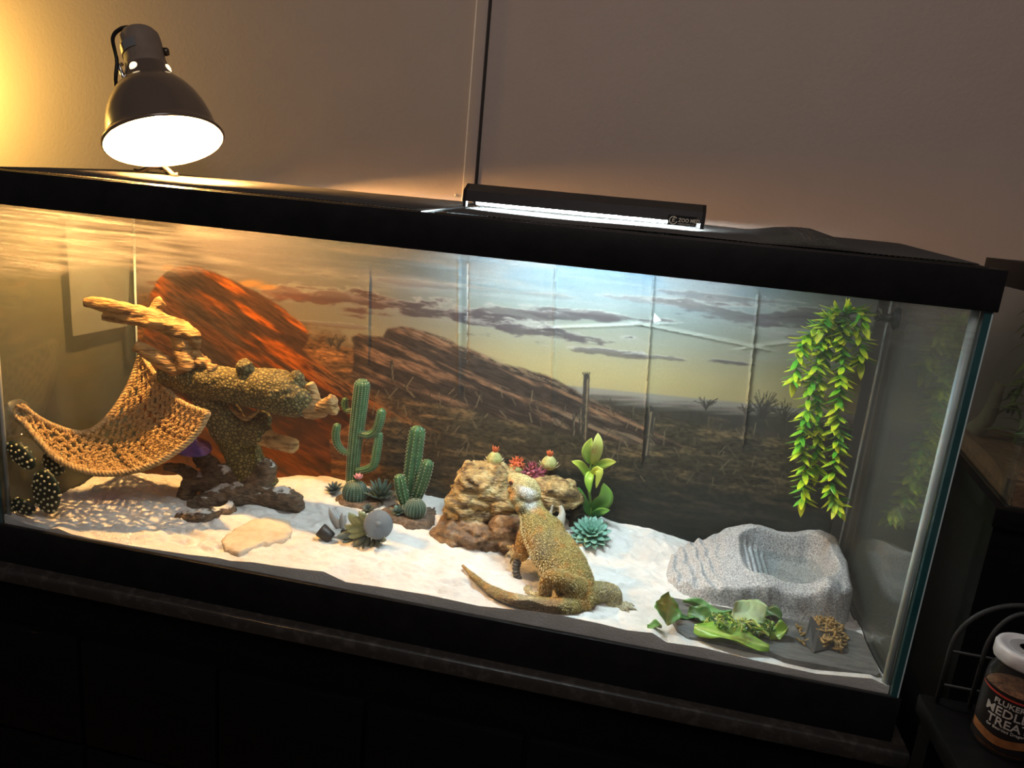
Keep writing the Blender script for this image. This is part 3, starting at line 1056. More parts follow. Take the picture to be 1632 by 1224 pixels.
tag(put('desert_backdrop', g, M_poster, base=((PX0 + PX1) / 2, YP, PZ0), vcol=pc, sharp=70),
    'creased printed backdrop of desert boulders, saguaros and evening clouds along the rear glass', 'backdrop')
# ------------------------------------------------------------------ branch ornament
def fwd(P):
    return float((np.asarray(P) - CAM_P) @ CAM_R[:, 1])


def pt(x, y, Y):
    return onY(x, y, Y)


def limb(g, pts, n=14, sub=6, mod=None, squash=None):
    """pts: (px, py, depth Y, radius in px)"""
    q = []
    for x, y, Y, r in pts:
        p = pt(x, y, Y)
        q.append([*p, r * fwd(p) / CAM_F])
    s = spline(q, max(8, sub * (len(pts) - 1) + 1))
    return g.tube(s[:, :3], np.maximum(s[:, 3], .0006), n, mod=mod, squash=squash)


def lump(g, x, y, Y, r, sq=(1, 1, 1)):
    p = pt(x, y, Y)
    R = r * fwd(p) / CAM_F
    return g.ball(p, np.array(sq) * R, 14, 10)


def rough_obj(name, g, m, parent, voxel, amp, freq, smooth=2, stretch=(1, 1, 1), ridged=False, base=None, oct=4):
    V, N, F = remeshed(g, voxel, smooth)
    q = V * freq * np.array(stretch)
    f = fbm(q, oct)
    if ridged:
        f = 1 - np.abs(f - .5) * 4
    else:
        f = (f - .5) * 2
    V = V + N * (amp * f + amp * .45 * (1 - np.abs(fbm(V * freq * 1.1 * np.array(stretch) + 31, 3) - .5) * 6))[:, None]
    return put(name, from_vf(V, F), m, parent, base=base)


M_bark = mat('cracked_bark', (0.035, 0.028, 0.010), (0.20, 0.16, 0.052), 165, rough=0.65, tex='cracks', bump=1.0, lo=0.01, hi=0.20, bdist=0.003, c3=(0.27, 0.225, 0.08))
M_bare = mat('bare_wood', (0.17, 0.085, 0.028), (0.50, 0.31, 0.12), 62, rough=0.6, bump=1.0, bscale=140, stretch=(.45, .6, 2.0), detail=7, lo=.38, hi=.56, bdist=.004)
M_rootm = mat('root_brown', (0.05, 0.034, 0.024), (0.20, 0.135, 0.085), 70, rough=0.75, bump=1.0, bdist=.004, bscale=150, stretch=(1, 1, 2.4), detail=6, c3=(0.30, 0.23, 0.17), dust=.42)
tb = pt(395, 790, .185)
TREE = thing('branch_ornament', (tb[0], tb[1], sz(tb[0], tb[1])), 'gnarled resin tree branch with cracked bark standing on spread roots in the sand', 'branch')
g = G()
limb(g, [(408, 778, .20, 36), (396, 742, .198, 28), (380, 708, .195, 28), (360, 672, .19, 29), (340, 640, .182, 27), (318, 612, .172, 22)], 18)
limb(g, [(258, 596, .165, 15), (285, 600, .165, 21), (320, 606, .165, 26), (360, 612, .163, 27), (400, 618, .16, 30), (435, 622, .157, 35), (465, 632, .152, 33), (487, 640, .15, 26), (500, 646, .15, 15)], 20)
lump(g, 390, 586, .150, 14)
lump(g, 473, 602, .150, 12)
lump(g, 415, 672, .192, 18)
limb(g, [(385, 690, .185, 22), (405, 690, .178, 20), (425, 694, .172, 15)], 14)
rough_obj('bark_trunk', g, M_bark, TREE, 0.0030, 0.0022, 150)
g = G()
limb(g, [(308, 590, .163, 26), (298, 565, .164, 21), (294, 545, .165, 19), (290, 530, .165, 19), (270, 519, .160, 16), (245, 509, .152, 15), (215, 499, .143, 13), (180, 489, .132, 12), (150, 483, .122, 9.5), (134, 482, .117, 7)], 16)
limb(g, [(240, 512, .152, 9), (247, 497, .158, 9), (254, 484, .164, 10), (260, 480, .168, 10)], 12)
limb(g, [(292, 532, .163, 15), (308, 534, .160, 11), (314, 548, .158, 7), (313, 556, .158, 4)], 12)
limb(g, [(250, 517, .145, 9), (210, 511, .136, 8.5), (180, 507, .130, 7), (163, 506, .127, 5)], 10)
rough_obj('bare_branch', g, M_bare, TREE, 0.0026, 0.0019, 210, stretch=(.35, .35, .6))
g = G()
limb(g, [(290, 592, .160, 17), (262, 577, .150, 13), (235, 561, .142, 11.5), (216, 550, .136, 9.5)], 14)
rough_obj('branch_stub', g, M_bare, TREE, 0.0026, 0.0016, 210, stretch=(.35, .35, .6))
g = G()
limb(g, [(405, 690, .182, 15), (430, 700, .172, 13.5), (452, 707, .164, 12.5), (470, 712, .158, 12)], 14)
rough_obj('branch_stub', g, M_bare, TREE, 0.0026, 0.0016, 210, stretch=(.35, .35, .6))
g = G()
limb(g, [(488, 645, .150, 18), (500, 636, .149, 11), (497, 620, .148, 8), (492, 611, .147, 8)], 12)
limb(g, [(490, 648, .15, 20), (508, 652, .147, 15), (522, 645, .145, 12), (532, 636, .143, 10)], 14)
limb(g, [(520, 648, .146, 10), (530, 652, .146, 10), (538, 656, .147, 7)], 12)
rough_obj('branch_stub', g, M_bare, TREE, 0.0026, 0.002, 170)
g = G()
lump(g, 322, 578, .158, 12, (1.2, 1, .8))
lump(g, 338, 588, .155, 9)
lump(g, 312, 566, .158, 8)
rough_obj('broken_knot', g, M_bare, TREE, 0.0022, 0.003, 190)
g = G()
limb(g, [(366, 648, .172, 2.5), (378, 660, .168, 3.5), (392, 668, .165, 3.4), (406, 659, .163, 3), (418, 643, .160, 1.6)], 8)
put('twig', g, M_bare, TREE)
g = G()
limb(g, [(432, 738, .196, 13), (404, 775, .188, 26), (399, 792, .18, 19), (425, 793, .178, 17), (452, 794, .178, 18), (470, 801, .177, 15), (480, 813, .176, 8)], 16)
limb(g, [(412, 775, .19, 22), (385, 786, .170, 20), (355, 792, .155, 18), (325, 800, .143, 14), (302, 808, .136, 9)], 16)
limb(g, [(400, 770, .192, 24), (360, 760, .185, 22), (335, 768, .172, 18), (312, 766, .162, 14), (298, 752, .155, 11), (280, 745, .150, 8), (261, 744, .146, 4)], 14)
limb(g, [(308, 760, .158, 13), (300, 780, .158, 13), (294, 798, .158, 15)], 14)
limb(g, [(352, 768, .182, 18), (335, 742, .180, 14), (318, 728, .178, 11), (330, 716, .178, 7)], 14)
limb(g, [(285, 826, .098, 10), (305, 827, .092, 15), (330, 825, .098, 14), (352, 818, .118, 11), (372, 808, .14, 10)], 14)
rough_obj('roots', g, M_rootm, TREE, 0.0030, 0.003, 120)

# pale flat stone lying half sunk in the sand
g = G()
top = [(358, 872), (352, 858), (372, 842), (398, 828), (430, 822), (462, 828), (466, 842), (462, 855), (440, 862), (415, 866), (392, 876), (370, 886)]
q3 = [onZ(x, y, .018) for x, y in top]
cen = np.mean(q3, 0)
vs = []
for s_, z_ in ((1.0, -.010), (1.0, .014), (.98, .0195), (.90, .0212)):
    vs += [np.array([cen[0] + (q[0] - cen[0]) * s_, max(.010, cen[1] + (q[1] - cen[1]) * s_), z_ - .003]) for q in q3]
m = len(top)
fs = [(r * m + k, r * m + (k + 1) % m, (r + 1) * m + (k + 1) % m, (r + 1) * m + k) for r in range(3) for k in range(m)] + [tuple(3 * m + k for k in range(m)), tuple(range(m - 1, -1, -1))]
g.add(vs, fs)
tag(rough_obj('flat_stone', g, mat('tan_stone', (0.52, 0.40, 0.27), (0.70, 0.60, 0.46), 26, rough=0.85, bump=0.8, bscale=110, detail=6, lo=.3, hi=.6), None, .0026, .0022, 110, base=(cen[0], cen[1], .0)),
    'flat tan stone slab sunk in the sand in front of the branch roots', 'stone')

# ------------------------------------------------------------------ woven rope hammock
M_rope = mat('jute_rope', (0.34, 0.205, 0.075), (0.62, 0.42, 0.19), 190, rough=0.85, bump=0.7, bscale=700, spec=0.15)
M_rope2 = mat('jute_rope_edge', (0.38, 0.25, 0.11), (0.64, 0.46, 0.24), 170, rough=0.85, bump=0.7, bscale=700, spec=0.15)
M_cup = glass_mat('suction_plastic', (0.80, 0.82, 0.80), 0.16, (0.55, 0.55, 0.52))
M_cupv = glass_mat('suction_violet', (0.50, 0.42, 0.80), 0.30, (0.25, 0.18, 0.55))
bk = spline([pt(*q) for q in ((36, 648, .030), (62, 668, .050), (95, 683, .080), (125, 690, .105), (150, 684, .125), (176, 661, .150), (200, 626, .175), (216, 590, .195), (224, 562, .200))], 200)
fr_ = spline([pt(*q) for q in ((34, 668, .024), (58, 698, .024), (92, 732, .028), (140, 752, .036), (190, 754, .045), (240, 742, .058), (285, 716, .075), (315, 688, .090), (332, 658, .100))], 200)
HM = thing('rope_hammock', pt(190, 755, .06), 'sagging jute rope hammock slung between the side glass and the branch', 'hammock')


def hsurf(u, v):
    u = np.clip(u, 0, 1) * 199
    i = np.minimum(u.astype(int), 198)
    f = (u - i)[:, None]
    a = bk[i] * (1 - f) + bk[i + 1] * f
    b = fr_[i] * (1 - f) + fr_[i + 1] * f
    p = a * (1 - v[:, None]) + b * v[:, None]
    w = np.linalg.norm(a - b, axis=1)
    p[:, 2] -= .16 * w * np.sin(np.pi * v) * (1 - .35 * np.clip(u / 199, 0, 1))
    return p


def rope(g, P, r, hel, pitch, nstr=2, seg=5):
    P = np.asarray(P)
    d = np.r_[0, np.cumsum(np.linalg.norm(np.diff(P, axis=0), axis=1))]
    m = max(12, int(d[-1] / (pitch / 9)))
    t = np.linspace(0, d[-1], m)
    Q = np.stack([np.interp(t, d, P[:, k]) for k in range(3)], 1)
    T = np.gradient(Q, axis=0)
    T /= np.linalg.norm(T, axis=1)[:, None] + 1e-12
    up = np.array([.3, .2, 1.0])
    A = np.cross(T, up)
    A /= np.linalg.norm(A, axis=1)[:, None]
    B = np.cross(T, A)
    for s_ in range(nstr):
        ph = 2 * math.pi * (t / pitch + s_ / nstr)
        g.tube(Q + hel * (A * np.cos(ph)[:, None] + B * np.sin(ph)[:, None]), r, seg)
    return g


NR = 25
us = np.linspace(.035, .985, NR)
for k, u0 in enumerate(us):
    a, b = hsurf(np.array([u0]), np.array([0.]))[0], hsurf(np.array([u0]), np.array([1.]))[0]
    wd = np.linalg.norm(a - b)
    m = max(10, int(wd / .0014))
    v = np.linspace(0, 1, m)
    cyc = max(1, round(wd / .017))
    w = np.sin(2 * math.pi * cyc * v + (math.pi if k % 2 else 0))
    P = hsurf(u0 + .0165 * w + .004 * RNG.standard_normal(), v)
    P[:, 2] += .0022 * np.cos(4 * math.pi * cyc * v + k) + .001 * RNG.standard_normal()
    g = rope(G(), P, .00165, .0015, .0095)
    put('rope_row', g, M_rope, HM)
uu = np.linspace(0, 1, 160)
for vv in (0.0, 1.0):
    P = hsurf(uu, np.full(160, vv))
    put('edge_rope', rope(G(), P, .0026, .0026, .017, 3, 6), M_rope2, HM)
P = hsurf(np.full(60, 1.0), np.linspace(0, 1, 60))
put('edge_rope', rope(G(), P, .0022, .0022, .015, 3, 6), M_rope2, HM)
put('edge_rope', rope(G(), spline([bk[0], bk[0] + np.array([-.006, 0, -.002]), (bk[0] + fr_[0]) / 2 + np.array([-.010, 0, 0]), fr_[0] + np.array([-.005, 0, 0]), fr_[0]], 24), .0026, .0026, .017, 3, 6), M_rope2, HM)
c0 = onX(24, 667, 0.0012)
cu = put('suction_cup', G().lathe([(.029, 0), (.0285, .002), (.022, .005), (.013, .0085), (.008, .010), (.007, .0105), (.007, .018), (.009, .019), (.009, .022), (.006, .0235), (0, .0235)], 36, c0, (1, 0, 0)), M_cup, HM)
c1 = pt(305, 712, .125)
put('suction_cup', G().lathe([(.030, 0), (.029, .002), (.018, .005), (.009, .007), (.006, .016), (0, .0165)], 32, c1, (.25, -.1, 1)), M_cupv, HM)
# ------------------------------------------------------------------ cacti and succulents
M_cact = mat('cactus_green', (0.035, 0.10, 0.040), (0.065, 0.155, 0.060), 60, rough=0.42, bump=0.2, bscale=260, spec=0.45)
M_cactd = mat('cactus_dark', (0.022, 0.062, 0.042), (0.045, 0.10, 0.068), 60, rough=0.42, bump=0.2, bscale=260, spec=0.45)
M_spine = mat('cactus_spines', (0.62, 0.62, 0.48), rough=0.6)
M_dirt = mat('brown_gravel', (0.07, 0.05, 0.038), (0.19, 0.14, 0.10), 160, rough=0.95, bump=1.0, bscale=330)


def cactus(parent, pts, ribs=11, depth=.16, name='cactus_stem', mm=None, dots=True, sub=8, dotr=.0007, step=.0042):
    q = []
    for x, y, Y, r in pts:
        p = pt(x, y, Y)
        q.append([*p, r * fwd(p) / CAM_F])
    s = spline(q, sub * (len(pts) - 1) + 1)
    # round the tip
    P, R = s[:, :3], s[:, 3].copy()
    T = P[-1] - P[-2]
    T /= np.linalg.norm(T)
    cap = [(math.cos(a), math.sin(a)) for a in np.linspace(.25, 1.5, 6)]
    P = np.vstack([P, [P[-1] + T * R[-1] * .95 * b for a, b in cap]])
    R = np.r_[R, [R[-1] * a for a, b in cap]]
    n = ribs * 6
    f = lambda k, t: 1 - depth * (.5 + .5 * math.cos(ribs * t)) ** .7 * min(1, 1.2)
    o = put(name, G().tube(P, R, n, mod=f), mm or M_cact, parent)
    if dots:
        g = G()
        d = np.r_[0, np.cumsum(np.linalg.norm(np.diff(P, axis=0), axis=1))]
        T = np.gradient(P, axis=0)
        T /= np.linalg.norm(T, axis=1)[:, None]
        a = np.cross(T[0], (0, 0, 1) if abs(T[0][2]) < .9 else (1, 0, 0))
        a /= np.linalg.norm(a)
        fr = []
        for k in range(len(P)):
            a = a - T[k] * (a @ T[k])
            a /= np.linalg.norm(a)
            fr.append((a.copy(), np.cross(T[k], a)))
        for dd in np.arange(step, d[-1] * .995, step):
            k = min(np.searchsorted(d, dd), len(P) - 1)
            t = (dd - d[k - 1]) / max(1e-9, d[k] - d[k - 1])
            c = P[k - 1] * (1 - t) + P[k] * t
            r = R[k - 1] * (1 - t) + R[k] * t
            for j in range(ribs):
                an = (2 * j + 1) * math.pi / ribs
                dr = fr[k][0] * math.cos(an) + fr[k][1] * math.sin(an)
                e = c + dr * r
                u_, w_ = np.cross(dr, T[k]), T[k]
                g.add([e + u_ * dotr, e + w_ * dotr, e - u_ * dotr, e - w_ * dotr, e + dr * dotr * 2.2], [(0, 1, 4), (1, 2, 4), (2, 3, 4), (3, 0, 4)])
        tag(put('spines', g, M_spine, o, smooth=False), kind='stuff')
    return o


def barrel(parent, x, y, Y, r, ribs=20, mm=None, tall=.95):
    c = pt(x, y, Y)
    R = r * fwd(c) / CAM_F
    prof = [(R * math.sin(a) ** .85, -R * tall * math.cos(a)) for a in np.linspace(.35, math.pi - .02, 18)]
    f = lambda k, t: 1 - .13 * (.5 + .5 * math.cos(ribs * t)) ** .6
    o = put('barrel_cactus', G().lathe(prof, ribs * 6, c, (0, 0, 1), mod=f), mm or M_cactd, parent)
    g = G()
    for j in range(ribs):
        an = (2 * j + 1) * math.pi / ribs
        for rr_, tt_ in prof[4:-1]:
            dr = np.array([math.sin(an), -math.cos(an), 0])
            dr = np.array([math.cos(an), math.sin(an), 0])
            e = c + dr * rr_ + np.array([0, 0, tt_])
            u_ = np.array([-dr[1], dr[0], 0]) * .0005
            w_ = np.array([0, 0, .0005])
            g.add([e + u_, e + w_, e - u_, e - w_, e + dr * .0012], [(0, 1, 4), (1, 2, 4), (2, 3, 4), (3, 0, 4)])
    tag(put('spines', g, M_spine, o, smooth=False), kind='stuff')
    return o


def leaf_mesh(name, L_, w, thick, curl=.25, tip=1.0, cup=.3, n=8, mm=None, vc=None):
    """fleshy pointed leaf along +X, face up +Z; solid"""
    key = (name, round(L_, 5), round(w, 5), mm.name if mm else '')
    if key in LEAFS:
        return LEAFS[key]
    g = G()
    cols = []
    for k in range(n + 1):
        t = k / n
        ww = w * (math.sin(math.pi * min(1, .12 + t * .88) ** tip)) ** .8 if k < n else w * .02
        x = L_ * t
        z = curl * L_ * t * t
        th = thick * (1 - t) ** .5 + thick * .12
        for a in range(8):
            an = 2 * math.pi * a / 8
            yy = ww * .5 * math.cos(an)
            zz = th * .5 * math.sin(an) + cup * ww * .5 * math.cos(an) ** 2
            g.v.append((x, yy, z + zz))
            if vc:
                c0, c1_ = vc
                cols.append([c0[i] * (1 - t) + c1_[i] * t for i in range(3)])
    for k in range(n):
        for a in range(8):
            b = (a + 1) % 8
            g.f.append((k * 8 + a, k * 8 + b, k * 8 + 8 + b, k * 8 + 8 + a))
    g.f += [tuple(range(7, -1, -1)), tuple(n * 8 + a for a in range(8))]
    me = mesh_of(g, name)
    if vc:
        at = me.color_attributes.new('paint', 'FLOAT_COLOR', 'POINT')
        q = np.ones((len(g.v), 4), np.float32)
        q[:, :3] = cols
        at.data.foreach_set('color', q.ravel())
    if mm:
        me.materials.append(mm)
    LEAFS[key] = me
    return me


LEAFS = {}


def place(name, me, parent, pos, xdir, zhint=(0, 0, 1), scale=1.0, roll=0.0):
    x = np.array(xdir, float)
    x /= np.linalg.norm(x)
    z = np.array(zhint, float)
    z = z - x * (z @ x)
    if np.linalg.norm(z) < 1e-4:
        z = np.cross(x, (0.3, 1, 0.2))
    z /= np.linalg.norm(z)
    y = np.cross(z, x)
    Mx = Matrix.Identity(4)
    p = np.array(pos, float) - (base_of(parent) if parent is not None else 0)
    for i in range(3):
        Mx[i][0], Mx[i][1], Mx[i][2], Mx[i][3] = x[i] * scale, y[i] * scale, z[i] * scale, p[i]
    if roll:
        Mx = Mx @ Matrix.Rotation(roll, 4, 'X')
    o = bpy.data.objects.new(name, me)
    C.objects.link(o)
    if parent is not None:
        o.parent = parent
    o.matrix_local = Mx
    return o


def rosette(parent, c, R, axis=(0, 0, 1), rings=((9, 1.0, .15), (8, .8, .5), (7, .6, .9), (5, .4, 1.2)), w=.42, thick=.14, mm=None, name='leaf', curl=.2, tip=1.0, cup=.25):
    ax = np.array(axis, float)
    ax /= np.linalg.norm(ax)
    u = np.cross(ax, (0, 1, 0) if abs(ax[1]) < .9 else (1, 0, 0))
    u /= np.linalg.norm(u)
    v = np.cross(ax, u)
    for ri, (n, s_, el) in enumerate(rings):
        me = leaf_mesh(name, R * s_, R * s_ * w, R * thick, curl, tip, cup, 6, mm)
        for k in range(n):
            a = 2 * math.pi * (k + .5 * (ri % 2)) / n + .13 * ri + random.uniform(-.06, .06)
            e = el + random.uniform(-.06, .06)
            d = (u * math.cos(a) + v * math.sin(a)) * math.cos(e) + ax * math.sin(e)
            place(name, me, parent, np.array(c) + ax * (.04 * R * ri), d, ax)


# --- saguaro ornament
b0 = pt(568, 796, .252)
SAG = thing('saguaro_ornament', (b0[0], b0[1], sz(b0[0], min(b0[1], .28))), 'tall green saguaro with curved arms, pink-flowered barrel cactus at its foot', 'cactus')
cactus(SAG, [(561, 790, .262, 10), (563, 740, .262, 10.5), (568, 690, .262, 11.5), (574, 640, .262, 12.5), (577, 615, .262, 12.5)], 15, .14, step=.0036, dotr=.0006)
cactus(SAG, [(557, 722, .258, 4.5), (546, 718, .256, 5.5), (537, 706, .255, 6.2), (535, 692, .255, 6.5), (537, 680, .255, 6.3)], 9, .14, step=.004, dotr=.0005)
cactus(SAG, [(572, 690, .258, 5), (588, 693, .255, 6), (600, 685, .254, 7), (606, 668, .254, 7.5), (608, 657, .254, 7.2)], 9, .14, step=.004, dotr=.0005)
cactus(SAG, [(568, 750, .256, 5), (584, 748, .253, 6), (596, 740, .252, 6.8), (601, 715, .254, 7), (604, 694, .256, 6.8)], 9, .14, step=.004, dotr=.0005)
cactus(SAG, [(562, 655, .272, 4), (553, 654, .274, 5), (549, 645, .275, 5.5), (550, 638, .275, 5)], 9, .14, step=.004, dotr=.0005)
bar = barrel(SAG, 566, 785, .236, 20.5, 22)
M_pink = mat('pink_petals', (0.42, 0.15, 0.17), (0.62, 0.30, 0.32), 200, rough=0.6)
fc = pt(571, 764, .236)
for k in range(12):
    a = 2 * math.pi * k / 12
    place('petal', leaf_mesh('petal', .011, .0055, .0012, .3, 1, .2, 5, M_pink), SAG, fc, (math.cos(a), math.sin(a), .35 + .5 * (k % 2)), (0, 0, 1))
M_agave = mat('agave_green', (0.040, 0.075, 0.060), (0.085, 0.135, 0.11), 70, rough=0.5)
rosette(SAG, pt(606, 794, .246), .034, (0, -.1, 1), ((9, 1.0, .45), (8, 1.0, .85), (5, .95, 1.2)), .24, .10, M_agave, 'agave_leaf', .12)
rosette(SAG, pt(533, 782, .245), .018, (-.1, -.25, 1), ((9, 1.0, .2), (8, .9, .6), (6, .7, 1.0)), .34, .14, mat('dusky_succulent', (0.035, 0.055, 0.055), (0.08, 0.115, 0.115), 90, rough=0.45), 'succulent_leaf')
g = G().lathe([(.0, .001), (.034, .001), (.038, -.003), (.038, -.012)], 28, (b0[0] + .012, .244, sz(b0[0], .25) + .002), (0, 0, 1), mod=lambda k, a: 1 + .12 * math.sin(3 * a) + .05 * math.sin(7 * a))
put('gravel_base', g, M_dirt, SAG)

# --- three-stem cactus ornament
b1 = pt(655, 815, .232)
TRI = thing('column_cactus_ornament', (b1[0], b1[1], sz(b1[0], b1[1])), 'three-stemmed ribbed green cactus with a small barrel cactus in front', 'cactus')
cactus(TRI, [(652, 798, .250, 11), (655, 765, .250, 12.5), (660, 725, .250, 13.5), (665, 690, .250, 13)], 9, .26, step=.006, dotr=.0008)
cactus(TRI, [(658, 805, .244, 8), (667, 785, .242, 9.5), (675, 762, .240, 10.5), (681, 741, .238, 10)], 9, .26, step=.006, dotr=.0008)
cactus(TRI, [(647, 806, .236, 8), (642, 790, .234, 9.5), (639, 776, .233, 10), (637, 764, .232, 9.5)], 9, .26, step=.006, dotr=.0008)
barrel(TRI, 662, 811, .212, 17.5, 20)
rosette(TRI, pt(636, 818, .210), .017, (-.1, -.3, 1), ((7, 1.0, .3), (6, .85, .8), (4, .6, 1.2)), .38, .16, M_agave, 'succulent_leaf')
g = G().lathe([(.0, .001), (.040, .001), (.046, -.003), (.046, -.014)], 28, (b1[0] + .004, .228, sz(b1[0], .228) + .002), (0, 0, 1), mod=lambda k, a: 1 + .14 * math.sin(3 * a + 1) + .05 * math.sin(8 * a))
put('gravel_base', g, M_dirt, TRI)

# --- toppled succulent bunch with its round foot in the air
b2 = pt(565, 868, .105)
FAL = thing('toppled_succulents', (b2[0], b2[1], sz(b2[0], b2[1])), 'tipped-over bunch of grey-green succulents with a grey disc foot facing up', 'succulent')
dn = np.array([.45, -.72, .52])
dc = pt(603, 836, .098)
M_disc = mat('grey_disc', (0.12, 0.125, 0.13), (0.17, 0.175, 0.18), 60, rough=0.5, bump=0.2, bscale=300)
dk = put('disc_foot', G().lathe([(0, -.004), (.0205, -.004), (.0215, -.003), (.0215, .000), (.0195, .0012), (.009, .0006), (.006, .0014), (.0045, .0008), (.0035, .002), (0, .002)], 40, dc, dn), M_disc, FAL)
M_pale = mat('pale_leaf', (0.30, 0.33, 0.36), (0.52, 0.55, 0.56), 60, rough=0.5)
M_olive = mat('olive_leaf', (0.17, 0.19, 0.075), (0.34, 0.37, 0.19), 60, rough=0.5)
M_darkl = mat('dark_leaf', (0.055, 0.07, 0.06), (0.12, 0.145, 0.12), 60, rough=0.5)
hub = pt(556, 845, .112)
for k, (x, y) in enumerate(((526, 806), (532, 808), (540, 812), (547, 815), (553, 819), (530, 826), (537, 838))):
    e = pt(x, y, .112 + .004 * (k % 3))
    s_ = pt(538 + 2 * k, 842, .11)
    L_ = np.linalg.norm(e - s_)
    place('succulent_leaf', leaf_mesh('pale', .034, .011, .006, .15, 1.0, .2, 6, M_pale), FAL, s_, e - s_, (0, -1, .4), L_ / .034)
for k, (x0, y0, x, y) in enumerate(((575, 842, 556, 814), (580, 838, 566, 820), (584, 842, 552, 846), (586, 848, 553, 856), (588, 834, 572, 812), (578, 850, 548, 836))):
    s_, e = pt(x0, y0, .108), pt(x, y, .096)
    place('succulent_leaf', leaf_mesh('olive', .032, .014, .009, .12, 1.15, .1, 6, M_olive), FAL, s_, e - s_, (0, -1, .4), np.linalg.norm(e - s_) / .032)
for k, (x0, y0, x, y) in enumerate(((585, 855, 562, 872), (590, 856, 578, 880), (596, 858, 592, 878), (600, 858, 606, 872), (570, 850, 535, 856), (566, 855, 545, 866), (602, 855, 618, 862))):
    s_, e = pt(x0, y0, .104), pt(x, y, .088)
    place('succulent_leaf', leaf_mesh('dark', .030, .012, .007, .1, 1.1, .15, 6, M_darkl), FAL, s_, e - s_, (0, -1, .4), np.linalg.norm(e - s_) / .030)
rosette(FAL, pt(587, 813, .112), .0115, (.1, -.6, .8), ((8, 1, .3), (7, .85, .7), (5, .6, 1.1)), .42, .16, M_darkl, 'rosette_leaf')
put('stem', G().tube([pt(545, 848, .11), pt(575, 848, .108), dc - dn * .006], .0045, 8), M_darkl, FAL)
tag(put('plug', G().lathe([(.0085, 0), (.0095, .004), (.0105, .020), (.0095, .0215), (.0085, .020), (.008, .004), (0, .003)], 20, pt(528, 858, .095), (-.75, -.1, .55)), mat('plug_black', (.02, .02, .022), rough=.45), FAL), 'black plastic plug')

# --- prickly pear in the corner
M_pear = mat('pear_green', (0.006, 0.016, 0.010), (0.014, 0.030, 0.018), 60, rough=0.5, bump=0.15, bscale=200)
M_dot = mat('pear_dots', (0.66, 0.60, 0.32), (0.78, 0.72, 0.45), 90, rough=0.7)
b3 = onZ(66, 818, .014)
PEAR = thing('prickly_pear', (b3[0], b3[1], sz(b3[0], b3[1])), 'dark prickly pear cactus with pale yellow dots beside the hammock', 'cactus')
for (x, y, Y, rx, rz, ang) in ((74, 784, .0145, 25, 38, 3), (27, 724, .0125, 29, 17, -38), (86, 737, .047, 20, 24, 8), (29, 806, .0125, 22, 14, -6)):
    c = pt(x, y, Y)
    k = fwd(c) / CAM_F
    a = math.radians(ang)
    ux, uz = np.array([math.cos(a), .0, math.sin(a)]), np.array([-math.sin(a), 0, math.cos(a)])
    uy = np.cross(uz, ux)
    uy /= np.linalg.norm(uy)
    c[0] = max(c[0], .0025 + k * math.hypot(rx * math.cos(a), rz * math.sin(a)))
    g, gd = G(), G()
    n1, n2 = 26, 14
    vs = []
    pos = lambda th, ph: c + ux * rx * k * math.sin(th) * math.cos(ph) + uz * rz * k * math.sin(th) * math.sin(ph) * (1 + .0) + uy * .0065 * math.cos(th)
    for i in range(n2 + 1):
        for j in range(n1):
            vs.append(pos(math.pi * i / n2, 2 * math.pi * j / n1))
    g.add(vs, [(i * n1 + j, (i + 1) * n1 + j, (i + 1) * n1 + (j + 1) % n1, i * n1 + (j + 1) % n1) for i in range(n2) for j in range(n1)])
    pad = put('pad', g, M_pear, PEAR)
    nd = int(30 * rx * rz / 950) + 6
    for i in range(nd * 2):
        s_ = 1 if i < nd else -1
        f = (i % nd + .6) / (nd + .3)
        th = math.asin(min(1, math.sqrt(f)))
        ph = 2.39996 * (i % nd)
        th = th if s_ > 0 else math.pi - th
        p = pos(th, ph)
        gd.ball(p, .0016 + .0006 * random.random(), 7, 5)
    tag(put('pale_dots', gd, M_dot, pad), kind='stuff')
# ------------------------------------------------------------------ rock hide
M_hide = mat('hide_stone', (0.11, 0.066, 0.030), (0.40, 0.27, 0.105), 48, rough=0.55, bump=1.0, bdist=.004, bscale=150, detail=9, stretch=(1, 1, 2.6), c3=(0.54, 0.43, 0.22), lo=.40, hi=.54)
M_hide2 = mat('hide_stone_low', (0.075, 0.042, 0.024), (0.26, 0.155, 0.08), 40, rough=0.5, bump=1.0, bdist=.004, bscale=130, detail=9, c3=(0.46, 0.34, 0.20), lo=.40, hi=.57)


def sball(g, c, r, p=.6, n=24, m=16, top=1.0):
    """rounded block"""
    sg = lambda x, e: math.copysign(abs(x) ** e, x)
    vs, fs = [], []
    for i in range(m + 1):
        th = math.pi * i / m
        for j in range(n):
            a = 2 * math.pi * j / n
            vs.append((c[0] + r[0] * sg(math.sin(th), p) * sg(math.cos(a), p), c[1] + r[1] * sg(math.sin(th), p) * sg(math.sin(a), p), c[2] + r[2] * sg(math.cos(th), p)))
    for i in range(m):
        for j in range(n):
            fs.append((i * n + j, (i + 1) * n + j, (i + 1) * n + (j + 1) % n, i * n + (j + 1) % n))
    return g.add(vs, fs)


HID = thing('rock_hide', (.70, .215, sz(.70, .2)), 'tan layered rock hide with a dark cave opening and flowers behind it', 'rock')


def strata(name, g, m, amp=.004):
    V, N, F = remeshed(g, .0021, 3)
    w = fbm(V * np.array((18, 18, 22)), 4)
    lay = np.abs(((V[:, 2] * 42 + V[:, 0] * 6 + 3.2 * w) % 1) - .5) * 2          # ledges
    pit = fbm(V * 70 + 5, 4) - .5
    V = V + N * (amp * (1.5 * lay ** .5 - .9) + .016 * (w - .5) + .011 * pit - .004 * sstep(.56, .64, fbm(V * np.array((40, 40, 75)) + 9, 3)))[:, None]
    return put(name, from_vf(V, F), m, HID)


